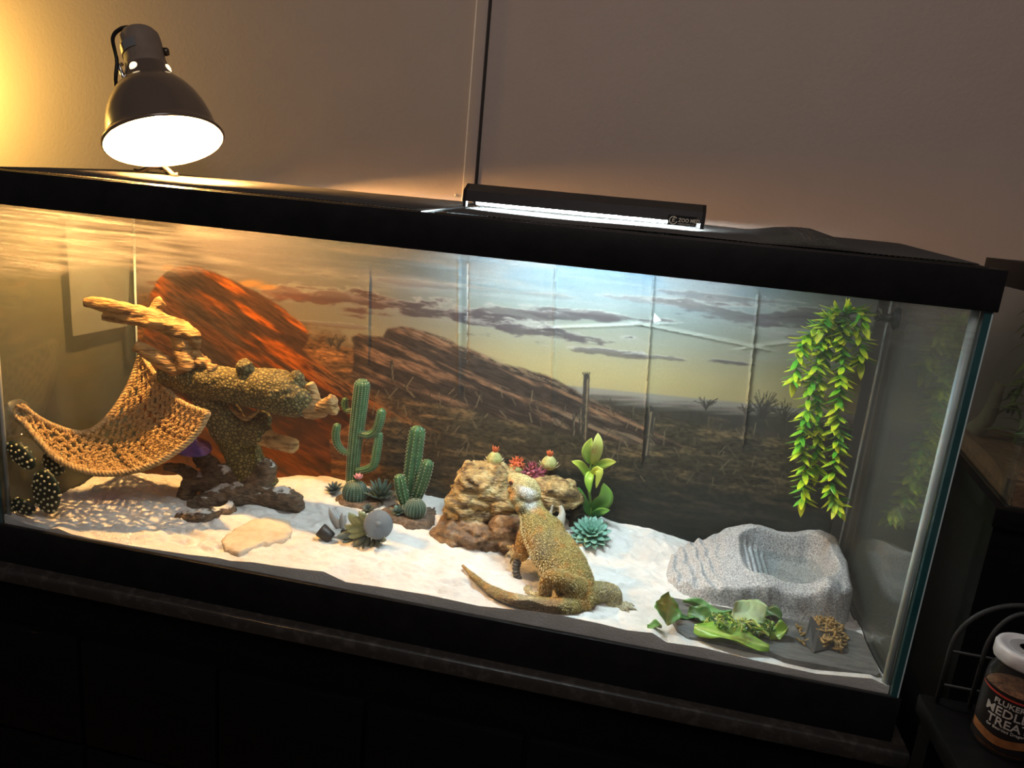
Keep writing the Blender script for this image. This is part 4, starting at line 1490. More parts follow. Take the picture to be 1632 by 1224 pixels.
g = G()
sball(g, (.668, .232, .072), (.052, .050, .048), .62)
sball(g, (.640, .215, .055), (.030, .040, .040), .7)
sball(g, (.705, .225, .066), (.036, .045, .040), .7)
strata('upper_rock', g, M_hide)
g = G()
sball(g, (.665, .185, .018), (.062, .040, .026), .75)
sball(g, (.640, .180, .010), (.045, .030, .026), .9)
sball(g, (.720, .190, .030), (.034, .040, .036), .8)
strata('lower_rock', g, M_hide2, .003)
g = G()
sball(g, (.762, .248, .082), (.044, .034, .024), .75)
sball(g, (.792, .255, .076), (.026, .030, .017), .9)
sball(g, (.742, .235, .055), (.020, .036, .040), .8)
strata('cave_roof', g, M_hide)
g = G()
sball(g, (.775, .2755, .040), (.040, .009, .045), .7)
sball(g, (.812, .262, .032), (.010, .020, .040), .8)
strata('cave_wall', g, mat('cave_shade', (.035, .028, .02), (.08, .065, .045), 40, rough=.8, bump=.6, bscale=120), .002)  # shade inside the cave is put into this darker stone colour


# ------------------------------------------------------------------ dried flower heads behind the hide
def flower(x, y, Y, r, kind, label):
    c = pt(x, y, Y)
    k = fwd(c) / CAM_F
    R = r * k
    zb = sz(c[0], min(Y, .28)) - .004
    t = thing('thistle_flower', (c[0], Y, zb), label, 'flower')
    M_bud = mat('bud_green', (0.32, 0.33, 0.10), (0.55, 0.52, 0.24), 120, rough=.6)
    M_tuft = mat('tuft_red', (0.42, 0.06, 0.02), (0.62, 0.16, 0.05), 150, rough=.7)
    M_wine = mat('tuft_wine', (0.12, 0.015, 0.035), (0.30, 0.06, 0.10), 150, rough=.6)
    M_dry = mat('dry_bract', (0.50, 0.42, 0.22), rough=.7)
    put('stem', G().tube(spline([(c[0] + .002, Y, zb), (c[0] - .002, Y + .002, (zb + c[2]) / 2), tuple(c - np.array([0, 0, R * .7]))], 10), .0016, 6), mat('flower_stem', (.10, .08, .03), rough=.7), t)
    if kind == 'bud':
        put('bud', G().lathe([(R * .25, -R * .95), (R * .75, -R * .7), (R * 1.0, -R * .15), (R * .92, R * .3), (R * .6, R * .75), (R * .35, R * .95), (0, R)], 24, c, (0, 0, 1), mod=lambda q, a: 1 + .05 * math.sin(8 * a)), M_bud, t)
        me = leaf_mesh('tuft', R * 1.05, R * .36, R * .12, .3, 1, 0, 5, M_tuft)
        for j in range(16):
            a = 2.4 * j
            place('tuft', me, t, c + np.array([0, 0, R * .75]), (math.cos(a) * .65, math.sin(a) * .65, .45 + .05 * j), scale=.8 + .3 * random.random())
        me = leaf_mesh('bract', R * .8, R * .35, R * .12, .5, 1, .2, 5, M_dry)
        for j in range(9):
            a = 2 * math.pi * j / 9
            place('bract', me, t, c + np.array([math.cos(a), math.sin(a), 0]) * R * .75 - np.array([0, 0, R * .55]), (math.cos(a), math.sin(a), .25))
    else:
        mm = M_tuft if kind == 'red' else M_wine
        put('core', G().ball(c, R * .6, 14, 10), mm, t)
        me = leaf_mesh('floret' + kind, R * .62, R * .20, R * .09, .3, 1, .1, 5, mm)
        me2 = leaf_mesh('floret' + kind + 'b', R * .62, R * .18, R * .09, -.3, 1, .1, 5, mat('tuft_rose', (.42, .10, .13), (.62, .28, .25), 150, rough=.6) if kind != 'red' else M_tuft)
        n = 70
        for j in range(n):
            zz = 1 - 1.75 * (j + .5) / n
            a = 2.39996 * j
            rr_ = math.sqrt(max(0, 1 - zz * zz))
            d = np.array([rr_ * math.cos(a), rr_ * math.sin(a), zz])
            place('floret', me2 if j % 4 == 0 else me, t, c + d * R * .45, d + .4 * RNG.standard_normal(3), RNG.standard_normal(3))
        if kind == 'red':
            put('bud', G().lathe([(R * .25, -R * 1.0), (R * .7, -R * .8), (R * .85, -R * .3), (R * .5, R * .1)], 20, c, (.1, 0, 1)), M_bud, t)


flower(788, 731, .268, 12, 'bud', 'green bud with red tip standing alone behind the tan rock')
flower(824, 741, .270, 14.5, 'red', 'red tufted flower head between the lone green bud and the burgundy flower')
flower(875, 738, .276, 12.5, 'bud', 'green bud with red tuft above the burgundy flower, over the cave roof')
flower(851, 757, .262, 22, 'wine', 'dark burgundy shaggy flower behind the lizard head')

# ------------------------------------------------------------------ tall leafy plant, echeveria, antler, horn
M_lily = mat('lily_leaf', (0.9, 0.9, 0.9), (1, 1, 1), 60, rough=0.4, vcol=True, bump=.15, bscale=120)
LZ = pt(946, 824, .268)
LIL = thing('leafy_plant', (LZ[0], LZ[1], sz(LZ[0], .268)), 'upright yellow-green leafy plant with speckled top leaf behind the rosette succulent', 'plant')
stm = spline([pt(944, 835, .268), pt(941, 800, .266), pt(938, 768, .264), pt(942, 740, .262), pt(946, 715, .261)], 24)
put('stem', G().tube(stm, np.linspace(.0028, .0016, 24), 8), mat('lily_stem', (.16, .28, .05), rough=.5), LIL)


def blade(name, base, mid, tip, w, c0, c1, parent, mm, face=(.2, -1, .3), fold=.25, n=10):
    """curved leaf through three points"""
    S_ = spline([base, mid, tip], n + 1)
    T = np.gradient(S_, axis=0)
    T /= np.linalg.norm(T, axis=1)[:, None]
    fv = np.array(face, float)
    g, cols = G(), []
    W_ = []
    for k in range(n + 1):
        t = k / n
        side = np.cross(T[k], fv)
        side /= np.linalg.norm(side) + 1e-9
        nn = np.cross(side, T[k])
        ww = w * .5 * (math.sin(math.pi * min(.999, .06 + .94 * t ** .85)) ** .75 + .02)
        row = []
        for s_, h_ in ((-1, 1), (-.5, .35), (0, 0), (.5, .35), (1, 1)):
            row.append(S_[k] + side * ww * s_ + nn * fold * ww * h_)
        W_.append((row, nn))
        for s_ in (-1, -.5, 0, .5, 1):
            f = np.clip(t * .8 + .35 * abs(s_) * t, 0, 1)
            cols.append(np.array(c0) * (1 - f) + np.array(c1) * f)
    th = .0004
    for sgn in (1, -1):
        for row, nn in W_:
            g.v += [tuple(p + nn * th * sgn) for p in row]
    m = 5 * (n + 1)
    for k in range(n):
        for j in range(4):
            a = k * 5 + j
            g.f.append((a, a + 5, a + 6, a + 1))
            g.f.append((m + a, m + a + 1, m + a + 6, m + a + 5))
        for j in (0, 4):
            a = k * 5 + j
            g.f.append((a, a + 5, m + a + 5, m + a) if j else (a + 5, a, m + a, m + a + 5))
    return put(name, g, mm, parent, vcol=np.array(cols + cols))


YG, GR_, DG = (.50, .56, .07), (.16, .36, .035), (.06, .20, .04)
for b_, m_, t_, w, c0, c1 in (((943, 738, .262), (936, 718, .252), (943, 698, .250), 19, GR_, (.55, .62, .10)),
                              ((945, 740, .262), (952, 712, .248), (953, 690, .250), 18, YG, (.62, .62, .20)),
                              ((940, 765, .264), (927, 742, .258), (911, 735, .256), 13, GR_, YG),
                              ((942, 752, .262), (938, 765, .250), (940, 786, .246), 14, (.42, .56, .06), GR_),
                              ((944, 748, .262), (965, 738, .258), (982, 736, .258), 15, GR_, (.56, .52, .08)),
                              ((942, 755, .262), (955, 750, .250), (950, 778, .246), 13, YG, (.50, .50, .08)),
                              ((941, 815, .267), (964, 795, .258), (962, 770, .256), 26, DG, (.22, .42, .06)),
                              ((942, 822, .267), (930, 800, .262), (922, 776, .262), 15, DG, (.10, .26, .05)),
                              ((943, 826, .266), (955, 816, .250), (972, 813, .242), 14, DG, (.16, .36, .06))):
    B_, M_, T_ = pt(*b_), pt(*m_), pt(*t_)
    blade('leaf', B_, M_, T_, w * fwd(B_) / CAM_F, c0, c1, LIL, M_lily)
g = G()
for k in range(9):
    p = pt(946 + random.uniform(-5, 6), 716 + random.uniform(-6, 7), .2465)
    g.ball(p, .0008, 6, 4)
tag(put('red_speckles', g, mat('speckle', (.45, .10, .03), rough=.6), LIL), kind='stuff')
M_ech = mat('echeveria', (0.10, 0.28, 0.20), (0.24, 0.44, 0.36), 30, rough=0.5, bump=.1, bscale=200)
EC = pt(940, 862, .232)
ez = sz(EC[0], .232)
ECH = thing('echeveria', (EC[0], .232, ez), 'blue-green rosette succulent on the sand below the leafy plant', 'succulent')
rosette(ECH, (EC[0], .232, ez + .006), .034, (-.02, -.45, 1), ((13, 1.0, .06), (12, .92, .26), (10, .80, .50), (9, .64, .78), (7, .46, 1.05), (4, .3, 1.3)), .40, .12, M_ech, 'leaf', .16, 1.25, .25)
M_bone = mat('bone_white', (0.55, 0.53, 0.46), (0.70, 0.68, 0.60), 90, rough=0.6, bump=.4, bscale=200)
A0 = pt(884, 850, .165)
g = G()
limb(g, [(885, 862, .165, 10), (886, 846, .165, 10), (892, 832, .166, 8), (896, 818, .168, 5), (893, 806, .170, 3)], 10)
limb(g, [(886, 848, .165, 9), (879, 836, .164, 6), (877, 822, .164, 3.5), (881, 804, .165, 1.6)], 10)
limb(g, [(887, 842, .163, 6), (887, 832, .163, 3.5), (888, 824, .163, 1.5)], 8)
tag(rough_obj('antler_ornament', g, M_bone, None, .0018, .0008, 220, base=(A0[0], .165, sz(A0[0], .165))), 'white forked antler prong between the lizard and the cave opening', 'antler')
HB = onZ(830, 930, .016)
g = G()
pth = spline([pt(826, 890, .100), pt(823, 903, .095), pt(824, 917, .090), pt(833, 931, .084)], 40)
rad = np.interp(np.linspace(0, 1, 40), [0, .15, .7, 1], [.0045, .0062, .0052, .0032])
g.tube(pth, rad, 12, mod=lambda k, a: 1 + .12 * math.sin(k * 1.25))
tag(put('curved_horn', g, mat('horn_dark', (.035, .03, .028), (.13, .115, .10), 120, rough=.45, bump=.4, stretch=(1, 1, 3)), base=(HB[0], HB[1], HB[2])), 'dark ringed horn curving down under the lizard', 'horn')
# ------------------------------------------------------------------ bearded dragon
def zpt(x, y, z):
    return onZ(x, y, z)


def with_r(P, rpx):
    return [*P, rpx * fwd(P) / CAM_F]


LG = G()
body = [with_r(pt(915, 962, .032), 20), with_r(pt(922, 945, .046), 29), with_r(pt(914, 920, .060), 34), with_r(pt(898, 892, .076), 37.5), with_r(pt(881, 868, .092), 37.5),
        with_r(pt(866, 847, .106), 33), with_r(pt(857, 828, .119), 29), with_r(pt(848, 812, .128), 21), with_r(pt(844, 798, .134), 18), with_r(pt(841, 788, .138), 18)]
bs = spline(body, 60)
bs[:, 2] -= bs[:, 3] * .22
upv = np.array([.1, -.35, 1.0])
LG.tube(bs[:, :3], bs[:, 3], 22, squash=(1.0, .62), up=upv)
# tail, resting on the sand
tl = []
for tk, (x, y, r) in enumerate(((926, 948, 22), (914, 962, 19), (893, 966, 16.5), (868, 965, 15), (840, 961, 14), (808, 952, 11), (780, 939, 8.5), (760, 923, 6), (747, 911, 4.2), (737, 901, 2))):
    p = zpt(x, y, .020)
    R_ = r * fwd(p) / CAM_F
    p = zpt(x, y, sz(p[0], p[1]) + R_ * (.38 + .055 * tk) + .0006 * tk)
    tl.append([*p, R_])
tl[0][2] += .010
tl[0][1] += .010
tl[1][1] += .004
ts = spline(tl, 50)
LG.tube(ts[:, :3], ts[:, 3], 14, squash=(1, .8), up=(0, 0, 1))


def leg(pts, n=12):
    q = [with_r(pt(x, y, Y), r) for x, y, Y, r in pts]
    s = spline(q, 8 * (len(q) - 1) + 1)
    LG.tube(s[:, :3], s[:, 3], n, up=(.3, .2, 1))


def toes(wrist, tips, r0=3.0, r1=1.3, lift=.006):
    W_ = pt(*wrist)
    for t in tips:
        T_ = pt(*t)
        M_ = (W_ * .45 + T_ * .55) + np.array([0, 0, lift])
        s = spline([with_r(W_, r0 * 1.2), with_r(M_, r0), with_r(T_, r1)], 12)
        LG.tube(s[:, :3], s[:, 3], 8, up=(.3, .2, 1))


leg([(856, 838, .118, 15), (842, 846, .112, 14), (834, 864, .106, 13), (833, 882, .103, 11.5), (826, 888, .106, 8), (819, 887, .110, 6.5)])
toes((820, 888, .110), ((807, 871, .122), (817, 869, .122), (803, 889, .112), (813, 899, .102), (822, 899, .100)))
leg([(922, 940, .045, 20), (905, 930, .036, 18), (888, 921, .032, 16), (875, 922, .031, 13), (869, 936, .032, 12), (868, 949, .036, 10), (858, 950, .041, 7), (848, 948, .046, 6)])
toes((850, 948, .045), ((826, 945, .062), (829, 939, .068), (835, 935, .074), (832, 953, .050), (842, 958, .040)), 2.7, 1.1)
leg([(930, 945, .055, 20), (950, 944, .066, 17), (968, 943, .072, 15), (979, 948, .072, 13), (978, 960, .068, 11), (971, 968, .064, 9), (980, 971, .062, 7), (990, 971, .062, 6)])
toes((988, 971, .062), ((1019, 977, .062), (1013, 967, .070), (1002, 963, .078), (1006, 983, .052), (994, 985, .046)), 2.7, 1.1)
leg([(868, 832, .130, 15), (884, 838, .140, 12), (892, 852, .140, 10), (893, 864, .136, 7)])
# head: a broad wedge with heavy jaws, lifted and turned away
hb, hm, hs, hn = pt(842, 786, .138), pt(834, 776, .143), pt(824, 766, .150), pt(816, 760, .156)
hs_ = spline([with_r(pt(845, 798, .134), 17), with_r(hb, 21.5), with_r(hm, 22), with_r(hs, 16), with_r(hn, 9.5), with_r(pt(812, 757, .159), 4)], 30)
hup = np.array([.25, -.62, .75])
LG.tube(hs_[:, :3], hs_[:, 3], 20, squash=(1.0, .74), up=hup)
lump(LG, 824, 795, .132, 12)          # jowl
lump(LG, 818, 781, .140, 9)
lump(LG, 852, 790, .142, 10)
lump(LG, 832, 808, .126, 12)          # throat pouch
lump(LG, 820, 768, .146, 8)           # brow
V, N, F = remeshed(LG, .0015, 2)
V = V + N * (.0011 * (fbm(V * 420, 2) - .5) + .002 * (fbm(V * 60 + 7, 3) - .5))[:, None]
lx, ly = to_px(V)
V[:, 1] = np.maximum(V[:, 1], .0015)


def near(x, y, r):
    return np.exp(-(((lx - x) ** 2 + (ly - y) ** 2) / (r * r)))


col = np.tile(np.array([.30, .235, .075]), (len(V), 1))
f1 = fbm(V * 75, 4)
f2 = fbm(V * 260 + 3, 3)


def tint(c, m):
    global col
    col = col * (1 - m[:, None]) + np.array(c) * m[:, None]


tint((.40, .19, .045), .75 * sstep(.46, .62, f1))
tint((.22, .20, .10), .7 * sstep(.52, .66, fbm(V * 48 + 11, 3)))
tint((.085, .085, .080), .75 * near(865, 880, 14) + .6 * near(882, 905, 10) + .5 * near(850, 862, 8))
tint((.46, .20, .04), .8 * near(834, 868, 18) + .55 * near(832, 888, 14))
tint((.44, .26, .06), .6 * near(875, 925, 20) + .5 * near(890, 930, 18))
tint((.40, .36, .26), .7 * sstep(940, 965, lx) * sstep(920, 940, ly))
tint((.30, .21, .13), .85 * sstep(905, 875, lx) * sstep(952, 958, ly) + .85 * sstep(812, 800, lx) * sstep(897, 901, ly) * sstep(920, 1000, ly * 0 + 950))
tint((.56, .50, .36), .85 * near(838, 946, 16) + .85 * near(1003, 974, 16) + .6 * near(810, 880, 10))
tint((.50, .43, .22), .75 * sstep(812, 800, ly))
tint((.55, .25, .06), .8 * near(817, 787, 9) * sstep(830, 815, lx))
tint((.80, .80, .80), np.clip(1.6 * near(841, 781, 12) * sstep(770, 775, ly - .35 * (lx - 826)), 0, 1))
tint((.72, .73, .74), np.clip(1.5 * near(845, 803, 8.5), 0, 1) * .9)
tint((.20, .20, .12), np.clip(1.4 * near(833, 798, 7), 0, 1) * .8)
tint((.12, .11, .09), np.clip(1.3 * near(832, 815, 5), 0, 1) * .7)
col *= (.55 + .9 * f2)[:, None]
lb = np.array([.84, .05, sz(.84, .05)])
M_liz = mat('dragon_skin', (0.45, 0.43, 0.40), (1.25, 1.22, 1.12), 560, rough=0.6, tex='voronoi', bump=0.8, bdist=.0016, vcol=True, lo=.1, hi=.75, spec=.3)
DRAGON = tag(put('bearded_dragon', from_vf(V, F), M_liz, base=lb, vcol=np.clip(col, 0.005, .95)),
             'olive and orange bearded dragon lizard climbing onto the tan rock, tail on the sand', 'lizard')
# spiny scales
M_sc = mat('dragon_spines', (0.42, 0.33, 0.12), (0.60, 0.50, 0.25), 200, rough=.6)
g = G()


def spike(p, d, L_, r):
    d = np.asarray(d) / (np.linalg.norm(d) + 1e-9)
    a = np.cross(d, (.3, .5, .8))
    a /= np.linalg.norm(a)
    b = np.cross(d, a)
    g.add([p + a * r, p + (-.5 * a + .87 * b) * r, p + (-.5 * a - .87 * b) * r, p + d * L_], [(0, 1, 3), (1, 2, 3), (2, 0, 3)])


dback = bs[-1, :3] - bs[0, :3]
dback /= np.linalg.norm(dback)
pick = RNG.choice(len(V), 6500, replace=False)
for i in pick:
    x, y = lx[i], ly[i]
    if y < 812 or (x < 895 and y > 951) or N[i] @ np.array([.1, -.6, .8]) < -.2 or x < 826 or (x > 985):
        continue
    spike(V[i] - N[i] * .0003, N[i] * .8 - dback * .8, RNG.uniform(.0016, .0030), RNG.uniform(.0006, .0010))
# fringe along the left flank and the beard
for k in range(6, 54):
    c, r = bs[k, :3], bs[k, 3]
    T = bs[min(k + 1, 59), :3] - bs[k - 1, :3]
    side = np.cross(T, upv)
    side /= np.linalg.norm(side)
    for s_ in (-1, 1):
        for q in range(2):
            p = c + side * s_ * r * .97 + np.array([0, 0, -.002 + .004 * q])
            spike(p, side * s_ - dback * .9 + np.array([0, 0, .1]), RNG.uniform(.0035, .006), .0011)
for (x, y, Y, dx, dy) in [(815 + 2.2 * k, 799 + 1.5 * k + .02 * k * k, .128 - .0006 * k, -.8 + .11 * k, -.4 - .06 * k) for k in range(9)] + [(812, 788 + 3 * k, .134, -1, -.1) for k in range(4)]:
    p = pt(x, y, Y)
    for q in range(3):
        spike(p + RNG.normal(0, .0012, 3), CAM_R[:, 0] * dx + CAM_R[:, 2] * dy * .8 - CAM_R[:, 1] * .3, RNG.uniform(.004, .0062), .0010)
for k in range(14):
    p = pt(846 + 1.2 * k * .5, 812 - .6 * k, .124 + .0007 * k)
tag(put('spiny_scales', g, M_sc, DRAGON, smooth=False), kind='stuff')
# eye
ec = pt(817.5, 769, .1405)
put('eye_lid', G().ball(ec, .0062, 14, 10), mat('eyelid', (.50, .20, .07), (.62, .34, .14), 300, rough=.6), DRAGON)
put('eye', G().ball(ec + np.array([-.002, -.0042, .0005]), .0033, 12, 8), mat('eye_dark', (.06, .02, .01), rough=.15), DRAGON)
# ------------------------------------------------------------------ water bowl
BX0, BX1, BY0, BY1 = .950, 1.2125, .108, .2885
nx, ny = 230, 160
X, Y = np.meshgrid(np.linspace(BX0, BX1, nx), np.linspace(BY0, BY1, ny))


def rbox(x, y, x0, x1, y0, y1, r):
    qx = np.abs(x - (x0 + x1) / 2) - (x1 - x0) / 2 + r
    qy = np.abs(y - (y0 + y1) / 2) - (y1 - y0) / 2 + r
    return np.hypot(np.maximum(qx, 0), np.maximum(qy, 0)) + np.minimum(np.maximum(qx, qy), 0) - r


wob = (fbm(np.stack([X * 26, Y * 26, 0 * X], -1), 3) - .5) * .016
pool = rbox(X, Y, 1.058, 1.188, .148, .268, .030) + wob * .7
outer = np.minimum(rbox(X, Y, 1.020, 1.208, .124, .2865, .030), rbox(X, Y, .957, 1.12, .122, .283, .070)) + wob * .5
rimz = np.interp(X, [1.03, 1.08, 1.15, 1.20], [.056, .062, .066, .072]) + np.interp(Y, [.13, .20, .27], [-.017, .002, .008]) + .004 * np.sin(X * 70 + 1) * sstep(1.03, 1.08, X)
rimz = rimz + .010 * np.exp(-((X - 1.168) / .012) ** 2 - ((Y - .135) / .02) ** 2)
# ramp of stacked ledges on one side
t = np.clip((X - .957) / (1.060 - .957), 0, 1)
rampz = .014 + (.052 - .014) * t ** .9 + np.interp(Y, [.12, .16, .24, .285], [-.010, 0, .010, .004]) * t
lv = rampz / .0062 + (fbm(np.stack([X * 30, Y * 30, 0 * X + 4], -1), 3) - .5) * 1.6
rampz = rampz + .0030 * np.sin(2 * math.pi * lv) * sstep(1.07, 1.0, X)
k = sstep(1.020, 1.062, X)
top = rampz * (1 - k) + rimz * k
# pool inside with a few inner steps
inz = .026 + 0 * X
stp = np.clip((1.110 - X) / .045, 0, 1)
inz = inz + .026 * stp + .0022 * np.sin(X * 640) * sstep(0, .15, stp) * sstep(1.0, .85, stp)
Z = np.where(pool < 0, inz + (top - inz) * np.exp(-(np.maximum(-pool, 0) / .0055) ** 2), top)
# rounded rim, then the steep outer wall
edge = np.clip(-outer / .012, 0, 1)
Z = Z - .010 * (1 - edge) ** 3 * k - .004 * (1 - edge) ** 2 * (1 - k)
wall = np.clip(-outer / .0030, 0, 1)
Z = Z * wall + (-.006) * (1 - wall)
Z = Z + .0011 * (fbm(np.stack([X * 150, Y * 150, 0 * X], -1), 3) - .5) * 2 * (pool > -.004)
gg = G().grid(np.stack([X, Y, Z], -1))
keep = (outer < .0012).ravel()
F = [f for f in gg.f if all(keep[i] for i in f)]
used = sorted({i for f in F for i in f})
rm_ = {a: b for b, a in enumerate(used)}
g = G()
g.v = [gg.v[i] for i in used]
F = [tuple(rm_[i] for i in f) for f in F]
# close it underneath
from collections import Counter
ec_ = Counter()
for f in F:
    for a, b in zip(f, f[1:] + f[:1]):
        ec_[(a, b)] += 1
bound = [(a, b) for (a, b) in ec_ if (b, a) not in ec_]
nb = len(g.v)
bid = {}
for a, b in bound:
    for q in (a, b):
        if q not in bid:
            bid[q] = len(g.v)
            g.v.append((g.v[q][0], g.v[q][1], -.010))
F += [(b, a, bid[a], bid[b]) for a, b in bound]
g.f = F
M_bowl = mat('grey_speckled', (0.24, 0.24, 0.25), (0.68, 0.69, 0.70), 480, rough=0.5, bump=0.35, bscale=420, detail=2, lo=.36, hi=.66, spec=.45)
BOWL = tag(put('water_bowl', g, M_bowl, base=(1.09, .2, -.008), sharp=75), 'speckled grey rock-shaped water bowl with stepped ramp', 'bowl')
wm = glass_mat('water', (.86, .90, .90), .03, (.6, .65, .65))
wp = [(1.123 + .079 * math.copysign(abs(math.cos(a)) ** .55, math.cos(a)), .208 + .068 * math.copysign(abs(math.sin(a)) ** .55, math.sin(a)), .0395) for a in np.linspace(0, 2 * math.pi, 48, endpoint=False)]
g = G().add(wp, [tuple(range(48))])
WAT = tag(put('water', g, wm, BOWL, smooth=False), 'still water in the bowl')

# ------------------------------------------------------------------ slate tile with food
g = G()
sl = [onZ(x, y, .0135) for x, y in ((1064, 962), (1088, 1010), (1215, 1040), (1235, 1050), (1392, 1078))]
pts2 = [(.952, .100), (.972, .030), (.985, .016), (1.085, .0165), (1.100, .0095), (1.206, .0095), (1.2125, .016), (1.2135, .104), (1.205, .109), (.962, .110)]
sc_ = np.mean(pts2, 0)
vs = []
for s_, z_ in ((1, -.004), (1, .0095), (.988, .0115)):
    vs += [(sc_[0] + (x - sc_[0]) * s_, sc_[1] + (y - sc_[1]) * s_, z_ + .0035) for x, y in pts2]
m = len(pts2)
g.add(vs, [(r * m + k_, r * m + (k_ + 1) % m, (r + 1) * m + (k_ + 1) % m, (r + 1) * m + k_) for r in range(2) for k_ in range(m)] + [tuple(range(m - 1, -1, -1)), tuple(2 * m + k_ for k_ in range(m))])
SLZ = .0150
tag(put('slate_tile', g, mat('slate', (0.085, 0.085, 0.083), (0.17, 0.17, 0.165), 45, rough=0.6, bump=0.5, bscale=300, detail=7, stretch=(1, 3, 1)), base=(1.09, .06, -.001), sharp=30),
    'dark grey slate tile in front of the water bowl, carrying greens', 'tile')
M_veg = mat('salad_leaf', (0.85, 0.85, 0.85), (1.05, 1.05, 1.05), 90, rough=0.35, vcol=True, bump=.3, bscale=160, spec=.5, sss=.15)


def sheet(name, label, outline_c, L_, w, ang, z0, c0, c1, lift=.2, ruff=.1, roll=0, veins=True, cat='leaf', n=26, m=12, skew=1.0, pitch=0.0):
    """a ruffled salad leaf lying on the tile; outline_c = centre (x,y)"""
    P = np.zeros((n + 1, m + 1, 3))
    cols = np.zeros((n + 1, m + 1, 3))
    ph = random.uniform(0, 6)
    for i in range(n + 1):
        t = i / n
        ww = w * .5 * (math.sin(math.pi * (.03 + .94 * t ** skew)) ** .8) * (1 + .07 * math.sin(11 * t + ph) + .05 * math.sin(29 * t + ph))
        for j in range(m + 1):
            s_ = 2 * j / m - 1
            x = L_ * (t - .5)
            y = ww * s_
            z = lift * w * s_ * s_ + ruff * w * math.sin(7 * t + 3.1 * s_ + ph) * abs(s_) + roll * w * s_ + .10 * w * math.sin(3 * t + ph)
            a = pitch
            P[i, j] = (x * math.cos(a) - z * math.sin(a), y, x * math.sin(a) + z * math.cos(a))
            f = min(1, abs(s_) ** .45)
            v_ = 1.0 + (.25 * max(0, math.cos(14 * t - 4 * abs(s_))) ** 6 if veins else 0)
            cols[i, j] = (np.array(c0) * (1 - f) + np.array(c1) * f) * v_
    ca, sa = math.cos(ang), math.sin(ang)
    X_, Y_ = P[..., 0] * ca - P[..., 1] * sa, P[..., 0] * sa + P[..., 1] * ca
    P[..., 0], P[..., 1] = X_ + outline_c[0], Y_ + outline_c[1]
    P[..., 2] += z0 - P[..., 2].min()
    g = G()
    g.grid(P)
    nb = len(g.v)
    Q = P.copy()
    Q[..., 2] += .0008
    g.grid(Q)
    g.f = [f[::-1] if f[0] < nb else f for f in g.f]
    W_ = m + 1
    bl = [j for j in range(W_)] + [i * W_ + m for i in range(1, n + 1)] + [n * W_ + j for j in range(m - 1, -1, -1)] + [i * W_ for i in range(n - 1, 0, -1)]
    for k_ in range(len(bl)):
        a, b = bl[k_], bl[(k_ + 1) % len(bl)]
        g.f.append((a, b, b + nb, a + nb))
    o = put(name, g, M_veg, base=(outline_c[0], outline_c[1], z0), vcol=np.clip(np.vstack([cols.reshape(-1, 3)] * 2), 0, 1))
    return tag(o, label, cat)


def sxy(x, y, z=SLZ):
    p = onZ(x, y, z)
    return (p[0], p[1])


MG, DGr, BGr, PG = (.10, .28, .045), (.045, .15, .035), (.20, .42, .03), (.45, .58, .30)
sheet('salad_leaf', 'cupped pale-stalked salad leaf standing at the edge of the slate', sxy(1062, 992), .036, .034, 1.5, SLZ - .001, (.45, .58, .25), MG, .30, .10, .5, pitch=.9)
sheet('salad_leaf', 'long crinkled dark salad leaf lying against the water bowl', sxy(1126, 972), .064, .016, -.10, SLZ, (.16, .36, .10), (.09, .26, .07), .2, .3)
sheet('salad_leaf', 'short dark stalk between the cupped leaf and the folded leaf', sxy(1088, 985), .030, .010, .1, SLZ, DGr, (.03, .10, .025), .2, .1)
sheet('salad_leaf', 'small folded dark green leaf beside the chopped greens', sxy(1114, 992), .034, .020, -.5, SLZ, (.11, .22, .08), DGr, .35, .2, .3)
sheet('salad_leaf', 'pale round salad leaf propped on the chopped greens', sxy(1191, 992, .022), .042, .030, .1, SLZ + .009, (.55, .66, .42), PG, .08, .05, .35, pitch=-.1)
sheet('salad_leaf', 'large bright green salad leaf at the front of the slate', sxy(1164, 1025), .092, .030, -.04, SLZ, (.55, .68, .18), BGr, .10, .16, .12, skew=.75)
sheet('salad_leaf', 'dark green leaf between the pale leaf and the bowl', sxy(1222, 985), .036, .018, -.3, SLZ, (.05, .14, .04), (.03, .09, .025), .25, .25, .2)
sheet('salad_leaf', 'yellow-green crumpled leaf end near the dried larvae', sxy(1240, 1016), .030, .018, .7, SLZ, (.45, .55, .12), (.18, .36, .05), .4, .4)
sheet('salad_leaf', 'small green leaf tip lying on the sand beside the slate', sxy(1043, 1000, .014), .020, .014, .4, sz(*sxy(1043, 1000, .014)) + .0005, MG, (.13, .30, .06), .2, .2)
st = [onZ(1196, 985, .030), onZ(1212, 1000, .030), onZ(1226, 1014, .024)]
tag(put('leaf_stalk', G().tube(spline(st, 14), np.linspace(.0016, .0022, 14), 7), mat('stalk', (.40, .50, .12), rough=.4), base=(st[2][0], st[2][1], SLZ)), 'thin yellow-green stalk lying across the chopped greens', 'stalk')
g = G()
cols = []
